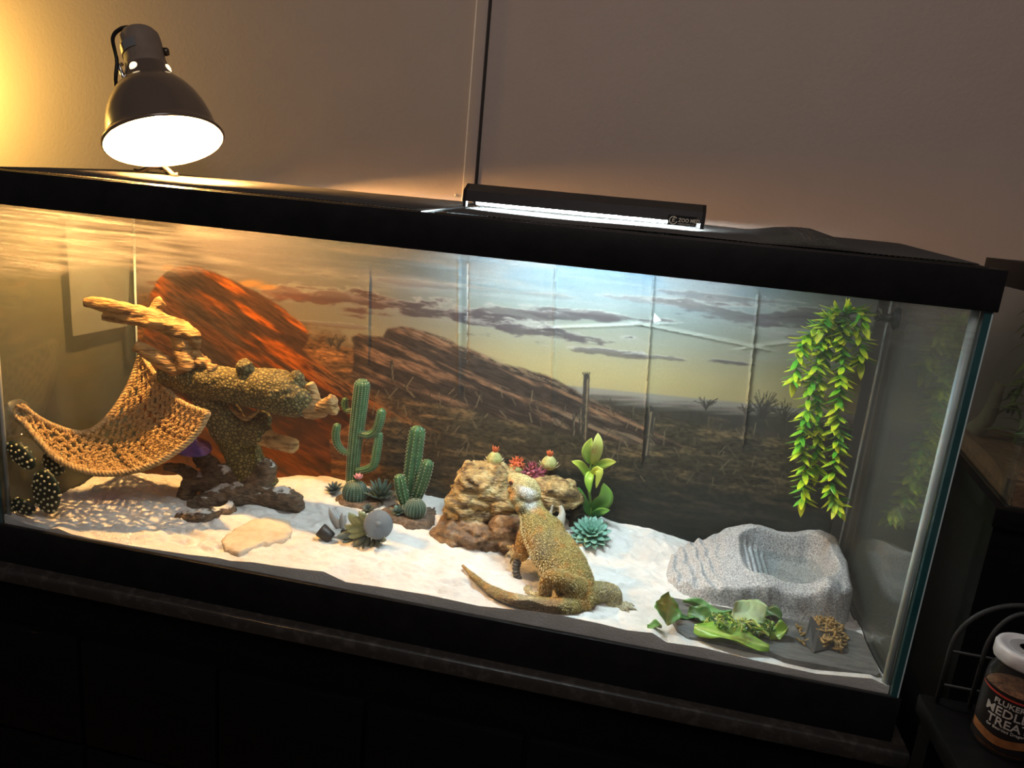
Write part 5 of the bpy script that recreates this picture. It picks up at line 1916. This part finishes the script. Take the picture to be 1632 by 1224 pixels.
for k_ in range(520):
    a = random.uniform(0, 2 * math.pi)
    r_ = math.sqrt(random.random())
    px_, py_ = 1178 + 64 * r_ * math.cos(a), 997 + 17 * r_ * math.sin(a) + .12 * 62 * r_ * math.cos(a)
    h_ = .026 * (1 - r_ * r_) * random.random()
    p = onZ(px_, py_, SLZ + h_)
    d = RNG.standard_normal(3)
    d[2] *= .4
    d /= np.linalg.norm(d)
    L_, w_ = random.uniform(.004, .012), random.uniform(.0008, .0022)
    q = np.cross(d, RNG.standard_normal(3))
    q /= np.linalg.norm(q)
    n0 = len(g.v)
    nn = np.cross(d, q) * .0005
    p = p + np.array([0, 0, .002])
    g.add([p - d * L_ / 2 + nn, p + q * w_ + nn * 2, p + d * L_ / 2 + nn, p - q * w_ + nn * 2, p - d * L_ / 2 - nn, p + q * w_, p + d * L_ / 2 - nn, p - q * w_],
          [(0, 3, 2, 1), (4, 5, 6, 7), (0, 1, 5, 4), (1, 2, 6, 5), (2, 3, 7, 6), (3, 0, 4, 7)])
    c = random.choice([(.55, .60, .16), (.40, .52, .10), (.16, .32, .05), (.05, .14, .03), (.04, .11, .03), (.10, .24, .05)])
    cols += [c] * 8
GB = sxy(1176, 1002)
zmin = min(v[2] for v in g.v)
g.v = [(x, y, max(z, SLZ + .0002)) for x, y, z in g.v]
tag(put('chopped_greens', g, M_veg, base=(GB[0], GB[1], SLZ), smooth=False, vcol=np.array(cols)), 'heap of finely chopped green and yellow salad on the slate', 'greens', kind='stuff')

# black folded tray holding the dried larvae
M_tray = mat('tray_black', (.03, .03, .032), (.05, .05, .052), 60, rough=.5, bump=.2, bscale=200)
tp = [onZ(x, y, z) for x, y, z in ((1280, 1024, SLZ), (1291, 984, .030), (1306, 1004, .024), (1318, 1036, SLZ), (1296, 1042, SLZ), (1350, 1042, SLZ), (1345, 1004, SLZ))]
g = G()
A_, B_, C_, D_, E_, F_, H_ = tp
vs = [A_, B_, C_, D_, E_, F_, H_]
vs2 = [v + np.array([.0012, .0012, .0022]) for v in vs]
up_ = [np.array(v) for v in vs] + vs2
fa = [(0, 1, 2, 4), (4, 2, 3), (3, 2, 6, 5)]
fs = []
for f in fa:
    fs += [f[::-1], tuple(i + 7 for i in f)]
for a, b in ((0, 1), (1, 2), (2, 6), (6, 5), (5, 3), (3, 4), (4, 0)):
    fs.append((a, b, b + 7, a + 7))
g.add(up_, fs)
tag(put('feeding_tray', g, M_tray, base=(D_[0], D_[1], SLZ), smooth=False), 'small folded black tray on the slate under the dried larvae', 'tray')
M_grub = mat('grub', (0.22, 0.13, 0.04), (0.46, 0.31, 0.11), 260, rough=.5)
grubs = []
for v_ in range(4):
    n = 14
    cur = [.7, 1.3, .35, 1.0][v_]
    P = [(.0105 * (math.sin(cur * (t - .5)) / cur), .0105 * (1 - math.cos(cur * (t - .5))) / cur * (1 if v_ % 2 else -1), .0012 * math.sin(5 * t + v_)) for t in np.linspace(0, 1, n)]
    R_ = [.0016 * math.sin(math.pi * (.12 + .76 * k_ / (n - 1))) ** .5 * (1 + .10 * (k_ % 2)) for k_ in range(n)]
    me = mesh_of(G().tube(P, R_, 7), 'dried_larva')
    me.materials.append(M_grub)
    grubs.append(me)
for k_ in range(112):
    a, r_ = random.uniform(0, 2 * math.pi), math.sqrt(random.random())
    gx, gy = 1322 + 26 * r_ * math.cos(a), 1010 + 27 * r_ * math.sin(a)
    gx += .35 * (gy - 1010)
    if k_ > 103:
        gx, gy = random.uniform(1272, 1284), random.uniform(998, 1026)
        hh = .001
    else:
        hh = .001 + .015 * max(0, 1 - r_ ** 1.5) * random.random()
    p = onZ(gx, gy, SLZ + .0015 + hh)
    p[0] = min(p[0], 1.207)
    d = RNG.standard_normal(3)
    d[2] *= .3
    o = place('dried_larva', grubs[k_ % 4], None, p, d, (0, 0, 1))
    if k_ > 103:
        tag(o, 'loose dried larva fallen on the slate outside the black tray', 'larva', 'loose larvae beside the tray')
    else:
        tag(o, 'small curled tan dried larva in the heap on the black tray', 'larva', 'dried larvae on the tray')
# ------------------------------------------------------------------ hanging plant
M_hl = mat('vine_leaf', (0.9, 0.9, 0.9), (1.05, 1.05, 1.05), 80, rough=0.35, vcol=True, spec=.5, sss=.1)
M_hs = mat('vine_stem', (.08, .24, .02), rough=.5)
HB_ = pt(1350, 500, .245)
HP = thing('hanging_vine', tuple(HB_), 'bright yellow-green artificial vine hanging in long strands above the water bowl', 'plant')
lv = []
for q, (c0, c1, w) in enumerate((((.10, .46, .02), (.92, .90, .03), .0052), ((.09, .44, .02), (.40, .68, .03), .0048), ((.22, .54, .02), (.95, .90, .04), .0055), ((.07, .38, .03), (.18, .54, .04), .0046))):
    lv.append(leaf_mesh('vine_leaf%d' % q, .0245, w * 1.75, .0010, .22, .85, .28, 6, M_hl, (c0, c1)))
view = CAM_P - HB_
view /= np.linalg.norm(view)


def strand(pts, n, spread=1.0, taper=True):
    P = spline([pt(*q) for q in pts], 60)
    st_ = put('strand', G().tube(P, np.linspace(.0012, .0008, 60), 6), M_hs, HP)
    d = np.r_[0, np.cumsum(np.linalg.norm(np.diff(P, axis=0), axis=1))]
    for k in range(n):
        t = d[-1] * (k + .5) / n
        i = min(max(1, np.searchsorted(d, t)), 59)
        p = P[i]
        T = P[i] - P[i - 1]
        T /= np.linalg.norm(T)
        a = k * 2.39996 + random.uniform(-.3, .3)
        u_ = np.cross(T, (.2, 1, .1))
        u_ /= np.linalg.norm(u_)
        v_ = np.cross(T, u_)
        rad_ = u_ * math.cos(a) + v_ * math.sin(a)
        dr = T * .62 + rad_ * spread * random.uniform(.65, .95)
        dr[2] = min(dr[2], -.05) if k > n * .12 else dr[2]
        place('leaf', lv[random.choice((0, 0, 1, 2, 2, 3))], st_, p, dr, rad_ * .5 + np.array([0, 0, 1.0]), random.uniform(.78, 1.08))
    place('leaf', lv[2], st_, P[-1], P[-1] - P[-3], view, 1.1)
    # the rest of the crowded leaves on this strand
    g, cols = G(), []
    for k in range(int(n * 1.3)):
        i = random.randint(2, 59)
        T = P[i] - P[i - 1]
        T /= np.linalg.norm(T)
        u_ = np.cross(T, (.2, 1, .1))
        u_ /= np.linalg.norm(u_)
        a = random.uniform(0, 6.28)
        rad_ = u_ * math.cos(a) + np.cross(T, u_) * math.sin(a)
        x = T * .62 + rad_ * spread * random.uniform(.65, .95)
        x /= np.linalg.norm(x)
        z = rad_ * .5 + np.array([0, 0, 1.0])
        z -= x * (z @ x)
        z /= np.linalg.norm(z)
        y = np.cross(z, x)
        me = lv[random.choice((0, 0, 1, 2, 2, 3))]
        V = np.array([v.co[:] for v in me.vertices]) * random.uniform(.75, 1.05)
        g.add(P[i] + V[:, :1] * x + V[:, 1:2] * y + V[:, 2:] * z, [tuple(q.vertices) for q in me.polygons])
        cols += [d_.color[:3] for d_ in me.color_attributes['paint'].data]
    tag(put('leaf_mass', g, M_hl, st_, vcol=np.array(cols)), kind='stuff')


strand([(1342, 505, .250), (1318, 515, .246), (1290, 532, .243), (1275, 560, .242), (1270, 588, .242), (1267, 604, .242)], 36)
strand([(1345, 503, .248), (1322, 525, .243), (1305, 565, .238), (1293, 615, .236), (1284, 665, .235), (1277, 705, .235), (1283, 745, .235), (1279, 795, .235)], 70)
strand([(1350, 503, .247), (1342, 535, .241), (1342, 590, .236), (1336, 650, .233), (1334, 705, .232), (1329, 750, .231), (1324, 780, .231), (1334, 803, .231)], 76)
strand([(1346, 503, .251), (1325, 535, .248), (1312, 580, .246), (1305, 640, .245), (1303, 700, .245), (1300, 745, .245)], 52)
strand([(1352, 505, .252), (1362, 520, .248), (1372, 545, .245), (1372, 575, .244)], 16, .9)
strand([(1352, 502, .246), (1335, 494, .243), (1318, 506, .238), (1312, 520, .236)], 14, 1.1)
strand([(1352, 502, .246), (1362, 492, .242), (1372, 500, .238), (1376, 512, .237)], 12, 1.1)
cc = pt(1408, 505, .270)
SP = put('suction_cup', G().lathe([(.0165, 0), (.016, .002), (.010, .005), (.006, .008), (.006, .022), (.008, .023), (.008, .027), (0, .0275)], 28, (TW - .0012, .262, cc[2]), (-1, 0, 0)),
         mat('cup_dark', (.035, .04, .04), rough=.35), HP)
ctop = np.array([TW - .027, .262, cc[2]])
put('stem', G().tube(spline([ctop, pt(1385, 498, .258), pt(1365, 498, .252), pt(1345, 502, .249)], 16), .0016, 7), M_hs, HP)
M_ws = mat('white_sprig', (.42, .48, .42), rough=.6)
ms = leaf_mesh('sprig_leaf', .014, .0022, .0007, .2, 1, .1, 5, M_ws)
for k in range(16):
    a = 2.4 * k
    place('sprig_leaf', ms, SP, ctop + np.array([.006, 0, .0]), (-.3 - .02 * k, .8 * math.cos(a), .8 * math.sin(a)), scale=.8 + .3 * random.random())
# ------------------------------------------------------------------ against the left pane
M_board = mat('olive_board', (0.082, 0.070, 0.044), (0.10, 0.085, 0.054), 12, rough=0.8, bump=.1, bscale=90)  # board added to block the bright wall behind the side pane
tag(put('added_board', G().box(-.034, -.022, -.004, .330, ZL, .452), M_board, base=(-.028, .16, ZL), bevel=.001), 'olive brown board added outside the pane to dim the view behind the rope hammock', 'board')
def lp(x, y, X=-.0065):
    return onX(x, y, X)
pp = [lp(105, 352), lp(212, 352), lp(203, 520), lp(117, 536)]
g = G()
n = 12
gr_ = np.zeros((n + 1, n + 1, 3))
for i in range(n + 1):
    for j in range(n + 1):
        a, b = i / n, j / n
        q = pp[0] * (1 - a) * (1 - b) + pp[1] * a * (1 - b) + pp[2] * a * b + pp[3] * (1 - a) * b
        gr_[i, j] = (q[0] - .0008 - .0006 * math.sin(7 * a) * math.sin(5 * b), q[1], q[2])
g.grid(gr_)
nb = len(g.v)
g.grid(gr_ - np.array([.0004, 0, 0]))
tag(put('paper_sheet', g, mat('paper_grey', (.17, .155, .15), (.20, .185, .18), 18, rough=.8, bump=.15, bscale=120), base=tuple(np.mean(pp, 0))), 'grey paper sheet stuck outside the side pane above the rope hammock', 'paper')
d0, d1 = lp(199, 474, -.0095), lp(213, 572, -.0095)
tag(put('dark_strip', G().box(-.012, -.0085, min(d0[1], d1[1]) - .002, max(d0[1], d1[1]) - .004, d1[2], d0[2]), mat('strip_dark', (.03, .03, .03), rough=.5), base=(-.01, d0[1], d1[2]), bevel=.001),
    'narrow dark strip on the side pane under the grey paper', 'strip')

# ------------------------------------------------------------------ second terrarium on the right and its stand
yaw = -math.radians(7.41)
ux_, uy_ = np.array([math.cos(yaw), math.sin(yaw), 0]), np.array([-math.sin(yaw), math.cos(yaw), 0])
O2 = np.array([1.305, .222, 0.0])           # its rear corner next to the long tank


def loc2(a, b, z):
    """a along its length, b towards the viewer"""
    return O2 + ux_ * a - uy_ * b + np.array([0, 0, z])


def box2(g, a0, a1, b0, b1, z0, z1):
    v = [loc2(a, b, z) for z in (z0, z1) for a, b in ((a0, b1), (a1, b1), (a1, b0), (a0, b0))]
    return g.add(v, [(0, 3, 2, 1), (4, 5, 6, 7), (0, 1, 5, 4), (1, 2, 6, 5), (2, 3, 7, 6), (3, 0, 4, 7)])


A2, B2 = .36, .262
Z0, Z1 = .262, .506
CAB = thing('side_cabinet', tuple(loc2(A2 / 2, B2 / 2, FLOOR_Z)), 'tall black cabinet carrying the smaller planted tank', 'cabinet')
put('cabinet_body', box2(G(), -.006, A2, -.004, B2, FLOOR_Z, Z0 - .022), M_stand, CAB, smooth=False)
put('cabinet_top', box2(G(), -.010, A2 + .004, -.006, B2 + .006, Z0 - .022, Z0 - .0005), M_stand, CAB, bevel=.002)
T2 = thing('planted_tank', tuple(loc2(A2 / 2, B2 / 2, Z0)), 'smaller dark planted tank with black rim on the tall black cabinet', 'terrarium')
M_g2 = glass_mat('planted_glass', (.90, .92, .90), .02, (.5, .5, .45))
put('glass_pane', box2(G(), 0, .004, .0, B2, Z0, Z1 - .004), M_g2, T2, smooth=False)
put('glass_pane', box2(G(), .0045, A2 - .0045, B2 - .004, B2, Z0, Z1 - .004), M_g2, T2, smooth=False)
put('glass_pane', box2(G(), .0045, A2 - .0045, 0, .004, Z0, Z1 - .004), M_g2, T2, smooth=False)
put('glass_pane', box2(G(), A2 - .004, A2, 0, B2, Z0, Z1 - .004), M_g2, T2, smooth=False)
g = G()
for a0, a1, b0, b1 in ((-.006, .012, -.006, B2 + .006), (A2 - .012, A2 + .006, -.006, B2 + .006), (.012, A2 - .012, -.006, .012), (.012, A2 - .012, B2 - .012, B2 + .006)):
    box2(g, a0, a1, b0, b1, Z1 - .026, Z1 + .004)
put('top_rim', g, BLACK, T2, smooth=False)
g = G()
n, m = 40, 22
P = np.zeros((m, n, 3))
for i in range(m):
    for j in range(n):
        a, b = .005 + (A2 - .01) * j / (n - 1), .005 + (B2 - .01) * i / (m - 1)
        P[i, j] = loc2(a, b, Z0 + .020 + .012 * float(fbm(np.array([a * 22, b * 22, 1.]), 3)))
g.grid(P[::-1])
bt = len(g.v)
g.v += [tuple(loc2(a, b, Z0 + .001)) for a, b in ((.005, B2 - .005), (A2 - .005, B2 - .005), (A2 - .005, .005), (.005, .005))]
# skirts
idx = lambda i, j: (m - 1 - i) * n + j
for line, c0, c1 in (([idx(m - 1, j) for j in range(n)], 0, 1), ([idx(i, n - 1) for i in range(m - 1, -1, -1)], 1, 2), ([idx(0, j) for j in range(n - 1, -1, -1)], 2, 3), ([idx(i, 0) for i in range(m)], 3, 0)):
    g.f.append(tuple(line) + (bt + c1, bt + c0))
tag(put('soil_bed', g, mat('brown_soil', (.10, .045, .02), (.22, .11, .05), 90, rough=.95, bump=1, bscale=260), base=tuple(loc2(A2 / 2, B2 / 2, Z0 + .001)), smooth=False),
    'reddish brown soil along the bottom of the planted tank', 'soil', kind='stuff')
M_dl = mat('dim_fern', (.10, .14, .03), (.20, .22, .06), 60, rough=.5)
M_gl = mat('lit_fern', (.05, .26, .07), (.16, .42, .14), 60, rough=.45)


def fern(a, b, h, n, mm, label, L_=.045, droop=False, name='fern'):
    z0 = Z0 + .028
    base = loc2(a, b, z0 if not droop else Z1 - .035)
    t = thing(name, tuple(base), label, 'plant')
    me = leaf_mesh(name + '_leaf' + mm.name, L_, L_ * .22, .0012, -.35, 1, .2, 6, mm)
    Q = spline([base, base + np.array([.004, -.004, (h if not droop else -h) * .55]), base + np.array([-.006, .004, h if not droop else -h])], 20)
    put('stem', G().tube(Q, .0018, 6), mm, t)
    for k in range(n):
        p = Q[int(19 * (k + .5) / n)]
        an = 2.4 * k
        place('leaf', me, t, p, (math.cos(an), math.sin(an), -.35 if droop else .3), scale=random.uniform(.7, 1.1))
    return t


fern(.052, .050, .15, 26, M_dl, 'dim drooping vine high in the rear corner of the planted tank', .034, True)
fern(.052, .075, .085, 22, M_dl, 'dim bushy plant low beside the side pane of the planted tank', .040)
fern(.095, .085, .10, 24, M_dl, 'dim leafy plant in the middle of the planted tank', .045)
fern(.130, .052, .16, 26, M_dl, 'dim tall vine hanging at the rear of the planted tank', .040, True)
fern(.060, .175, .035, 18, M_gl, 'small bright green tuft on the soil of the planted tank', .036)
g = G()
limb_p = spline([loc2(.012, .055, Z0 + .030), loc2(.022, .060, Z0 + .055), loc2(.030, .045, Z0 + .095)], 14)
g.tube(limb_p, np.linspace(.012, .006, 14), 10)
tag(put('pale_stone', g, mat('pale_cork', (.15, .12, .07), (.20, .16, .10), 60, rough=.8, bump=.6, bscale=150), base=tuple(loc2(.012, .055, Z0 + .028))), 'pale curved piece of cork behind the low plant in the planted tank', 'cork')
bp_ = loc2(.105, .150, Z0 + .030)
DS = G().lathe([(.020, 0), (.034, .012), (.040, .024), (.0385, .0245), (.032, .013), (.018, .004), (0, .004)], 32, bp_, (0, 0, 1))
tag(put('glass_dish', DS, mat('dish_shine', (.10, .10, .10), rough=.1, metal=.8), base=tuple(bp_)), 'shiny round dish on the soil of the planted tank', 'dish')

# ------------------------------------------------------------------ low black table with treat jar and wire rack
TZ = .072
LT_ = thing('side_table', (1.36, -.20, FLOOR_Z), 'low black side table under the treat jar', 'table')
put('table_top', G().box(1.205, 1.56, -.34, -.105, TZ - .02, TZ), M_stand, LT_, bevel=.003)
for x in (1.225, 1.54):
    for y in (-.32, -.125):
        put('leg', G().box(x - .014, x + .014, y - .014, y + .014, FLOOR_Z, TZ - .02), M_stand, LT_, smooth=False)
JC = np.array([1.2610, -.165, TZ])
JR = .0275
JAR = thing('treat_jar', tuple(JC), 'clear jar of dried treats with white lid and black label', 'jar')
M_jar = glass_mat('jar_plastic', (.82, .80, .80), .03, (.6, .6, .6))
put('jar_body', G().lathe([(0, .0005), (JR * .9, .0005), (JR, .004), (JR, .066), (JR * .96, .074), (JR * .80, .084), (JR * .78, .092)], 44, JC, (0, 0, 1), close=False), M_jar, JAR)
put('treats', G().lathe([(0, .002), (JR * .88, .002), (JR * .94, .005), (JR * .94, .058), (JR * .5, .062), (0, .060)], 36, JC, (0, 0, 1)), mat('treat_mix', (.07, .025, .010), (.24, .10, .035), 190, rough=.8, bump=1, bscale=330), JAR)
ldp = [(0, .0875), (JR * .93, .0875), (JR * .98, .089), (JR * .98, .099), (JR * .94, .1015), (JR * .80, .1018), (JR * .76, .1008), (0, .1008)]
LD = put('jar_lid', G().lathe(ldp, 60, JC, (0, 0, 1), mod=lambda k, a: 1 + (.012 * math.cos(50 * a) if 2 <= k <= 3 else 0)), mat('lid_white', (.46, .445, .45), (.52, .50, .50), 30, rough=.5), JAR)
tag(LD, 'white screw lid')
put('lid_print', G().lathe([(JR * .30, .1012), (JR * .34, .1014), (JR * .55, .1014), (JR * .58, .1012)], 40, JC, (0, 0, 1)), mat('lid_grey', (.22, .21, .21), rough=.6), LD)
lab = []
fa = math.atan2(*(CAM_P - JC)[[1, 0]])            # label faces the room
g = G()
n = 40
for z_ in (.008, .064):
    for k in range(n):
        a = fa - 1.35 + 2.7 * k / (n - 1)
        g.v.append(tuple(JC + np.array([math.cos(a), math.sin(a), 0]) * (JR + .0005) + np.array([0, 0, z_])))
g.f = [(k, k + 1, n + k + 1, n + k) for k in range(n - 1)]
LB = put('jar_label', g, mat('label_black', (.010, .008, .008), rough=.35), JAR)
M_lw = mat('label_white', (.34, .31, .28), rough=.5)
M_lr = mat('label_red', (.30, .03, .02), rough=.5)
M_lo = mat('label_orange', (.14, .05, .015), (.22, .09, .03), 120, rough=.5)


def wrapper(zc, rr_):
    def f(V):
        a = fa - .02 + V[:, 0] / JR
        r_ = rr_ + V[:, 2]
        return np.stack([JC[0] + np.cos(a) * r_, JC[1] + np.sin(a) * r_, JC[2] + zc + V[:, 1]], 1)
    return f


for body_, zc, s_, mm in (("FLUKER'S", .0510, .0072, M_lw), ('MEDLEY', .0410, .0115, M_lw), ('TREAT', .0310, .0115, M_lw), ('for Bearded Dragons', .0270, .0038, M_lw)):
    text_part('lettering', body_, s_, mm, LB, None, (1, 0, 0), (0, 0, 1), .0002, 'CENTER', wrap=wrapper(zc, JR + .0008), bold=.0001 if s_ > .005 else 0)
for zc, h_, mm, nm in ((.0615, .0018, M_lr, 'label_band'), (.0175, .0080, M_lo, 'label_picture')):
    g = G()
    for z_ in (zc - h_ / 2, zc + h_ / 2):
        for k in range(n):
            a = fa - 1.2 + 2.4 * k / (n - 1)
            zz = z_ + (.0016 * math.sin(9 * k / n + 1) if nm == 'label_picture' else -.002 * math.sin(math.pi * k / n))
            g.v.append(tuple(JC + np.array([math.cos(a), math.sin(a), 0]) * (JR + .0008) + np.array([0, 0, zz])))
    g.f = [(k, k + 1, n + k + 1, n + k) for k in range(n - 1)]
    put(nm, g, mm, LB)
# arched wire rack standing on the table behind the jar
RK = thing('wire_rack', (1.31, -.118, TZ), 'dark arched wire rack standing on the side table behind the treat jar', 'rack')
M_rk = mat('rack_grey', (.012, .012, .012), rough=.7)
yr = -.118
cx, rx_, zt_ = onY(1632, 1000, yr)[0] + .002, .060, 0
zc = .135
arc = [(cx + rx_ * math.cos(a), yr, zc + .058 * math.sin(a)) for a in np.linspace(math.pi, 0, 30)]
put('arch_wire', G().tube([(cx - rx_, yr, TZ + .002)] + arc + [(cx + rx_, yr, TZ + .002)], .0024, 8), M_rk, RK)
arc2 = [(cx + .8 * rx_ * math.cos(a) * .62, yr, zc + .050 * math.sin(a)) for a in np.linspace(math.pi, 0, 24)]
put('arch_wire', G().tube([(cx - .8 * rx_ * .62, yr, TZ + .002)] + arc2 + [(cx + .8 * rx_ * .62, yr, TZ + .002)], .0022, 8), M_rk, RK)
for z_ in (.092, .130):
    put('cross_wire', G().tube([(cx - rx_, yr + .003, z_), (cx + rx_, yr + .003, z_)], .0015, 8), M_rk, RK)
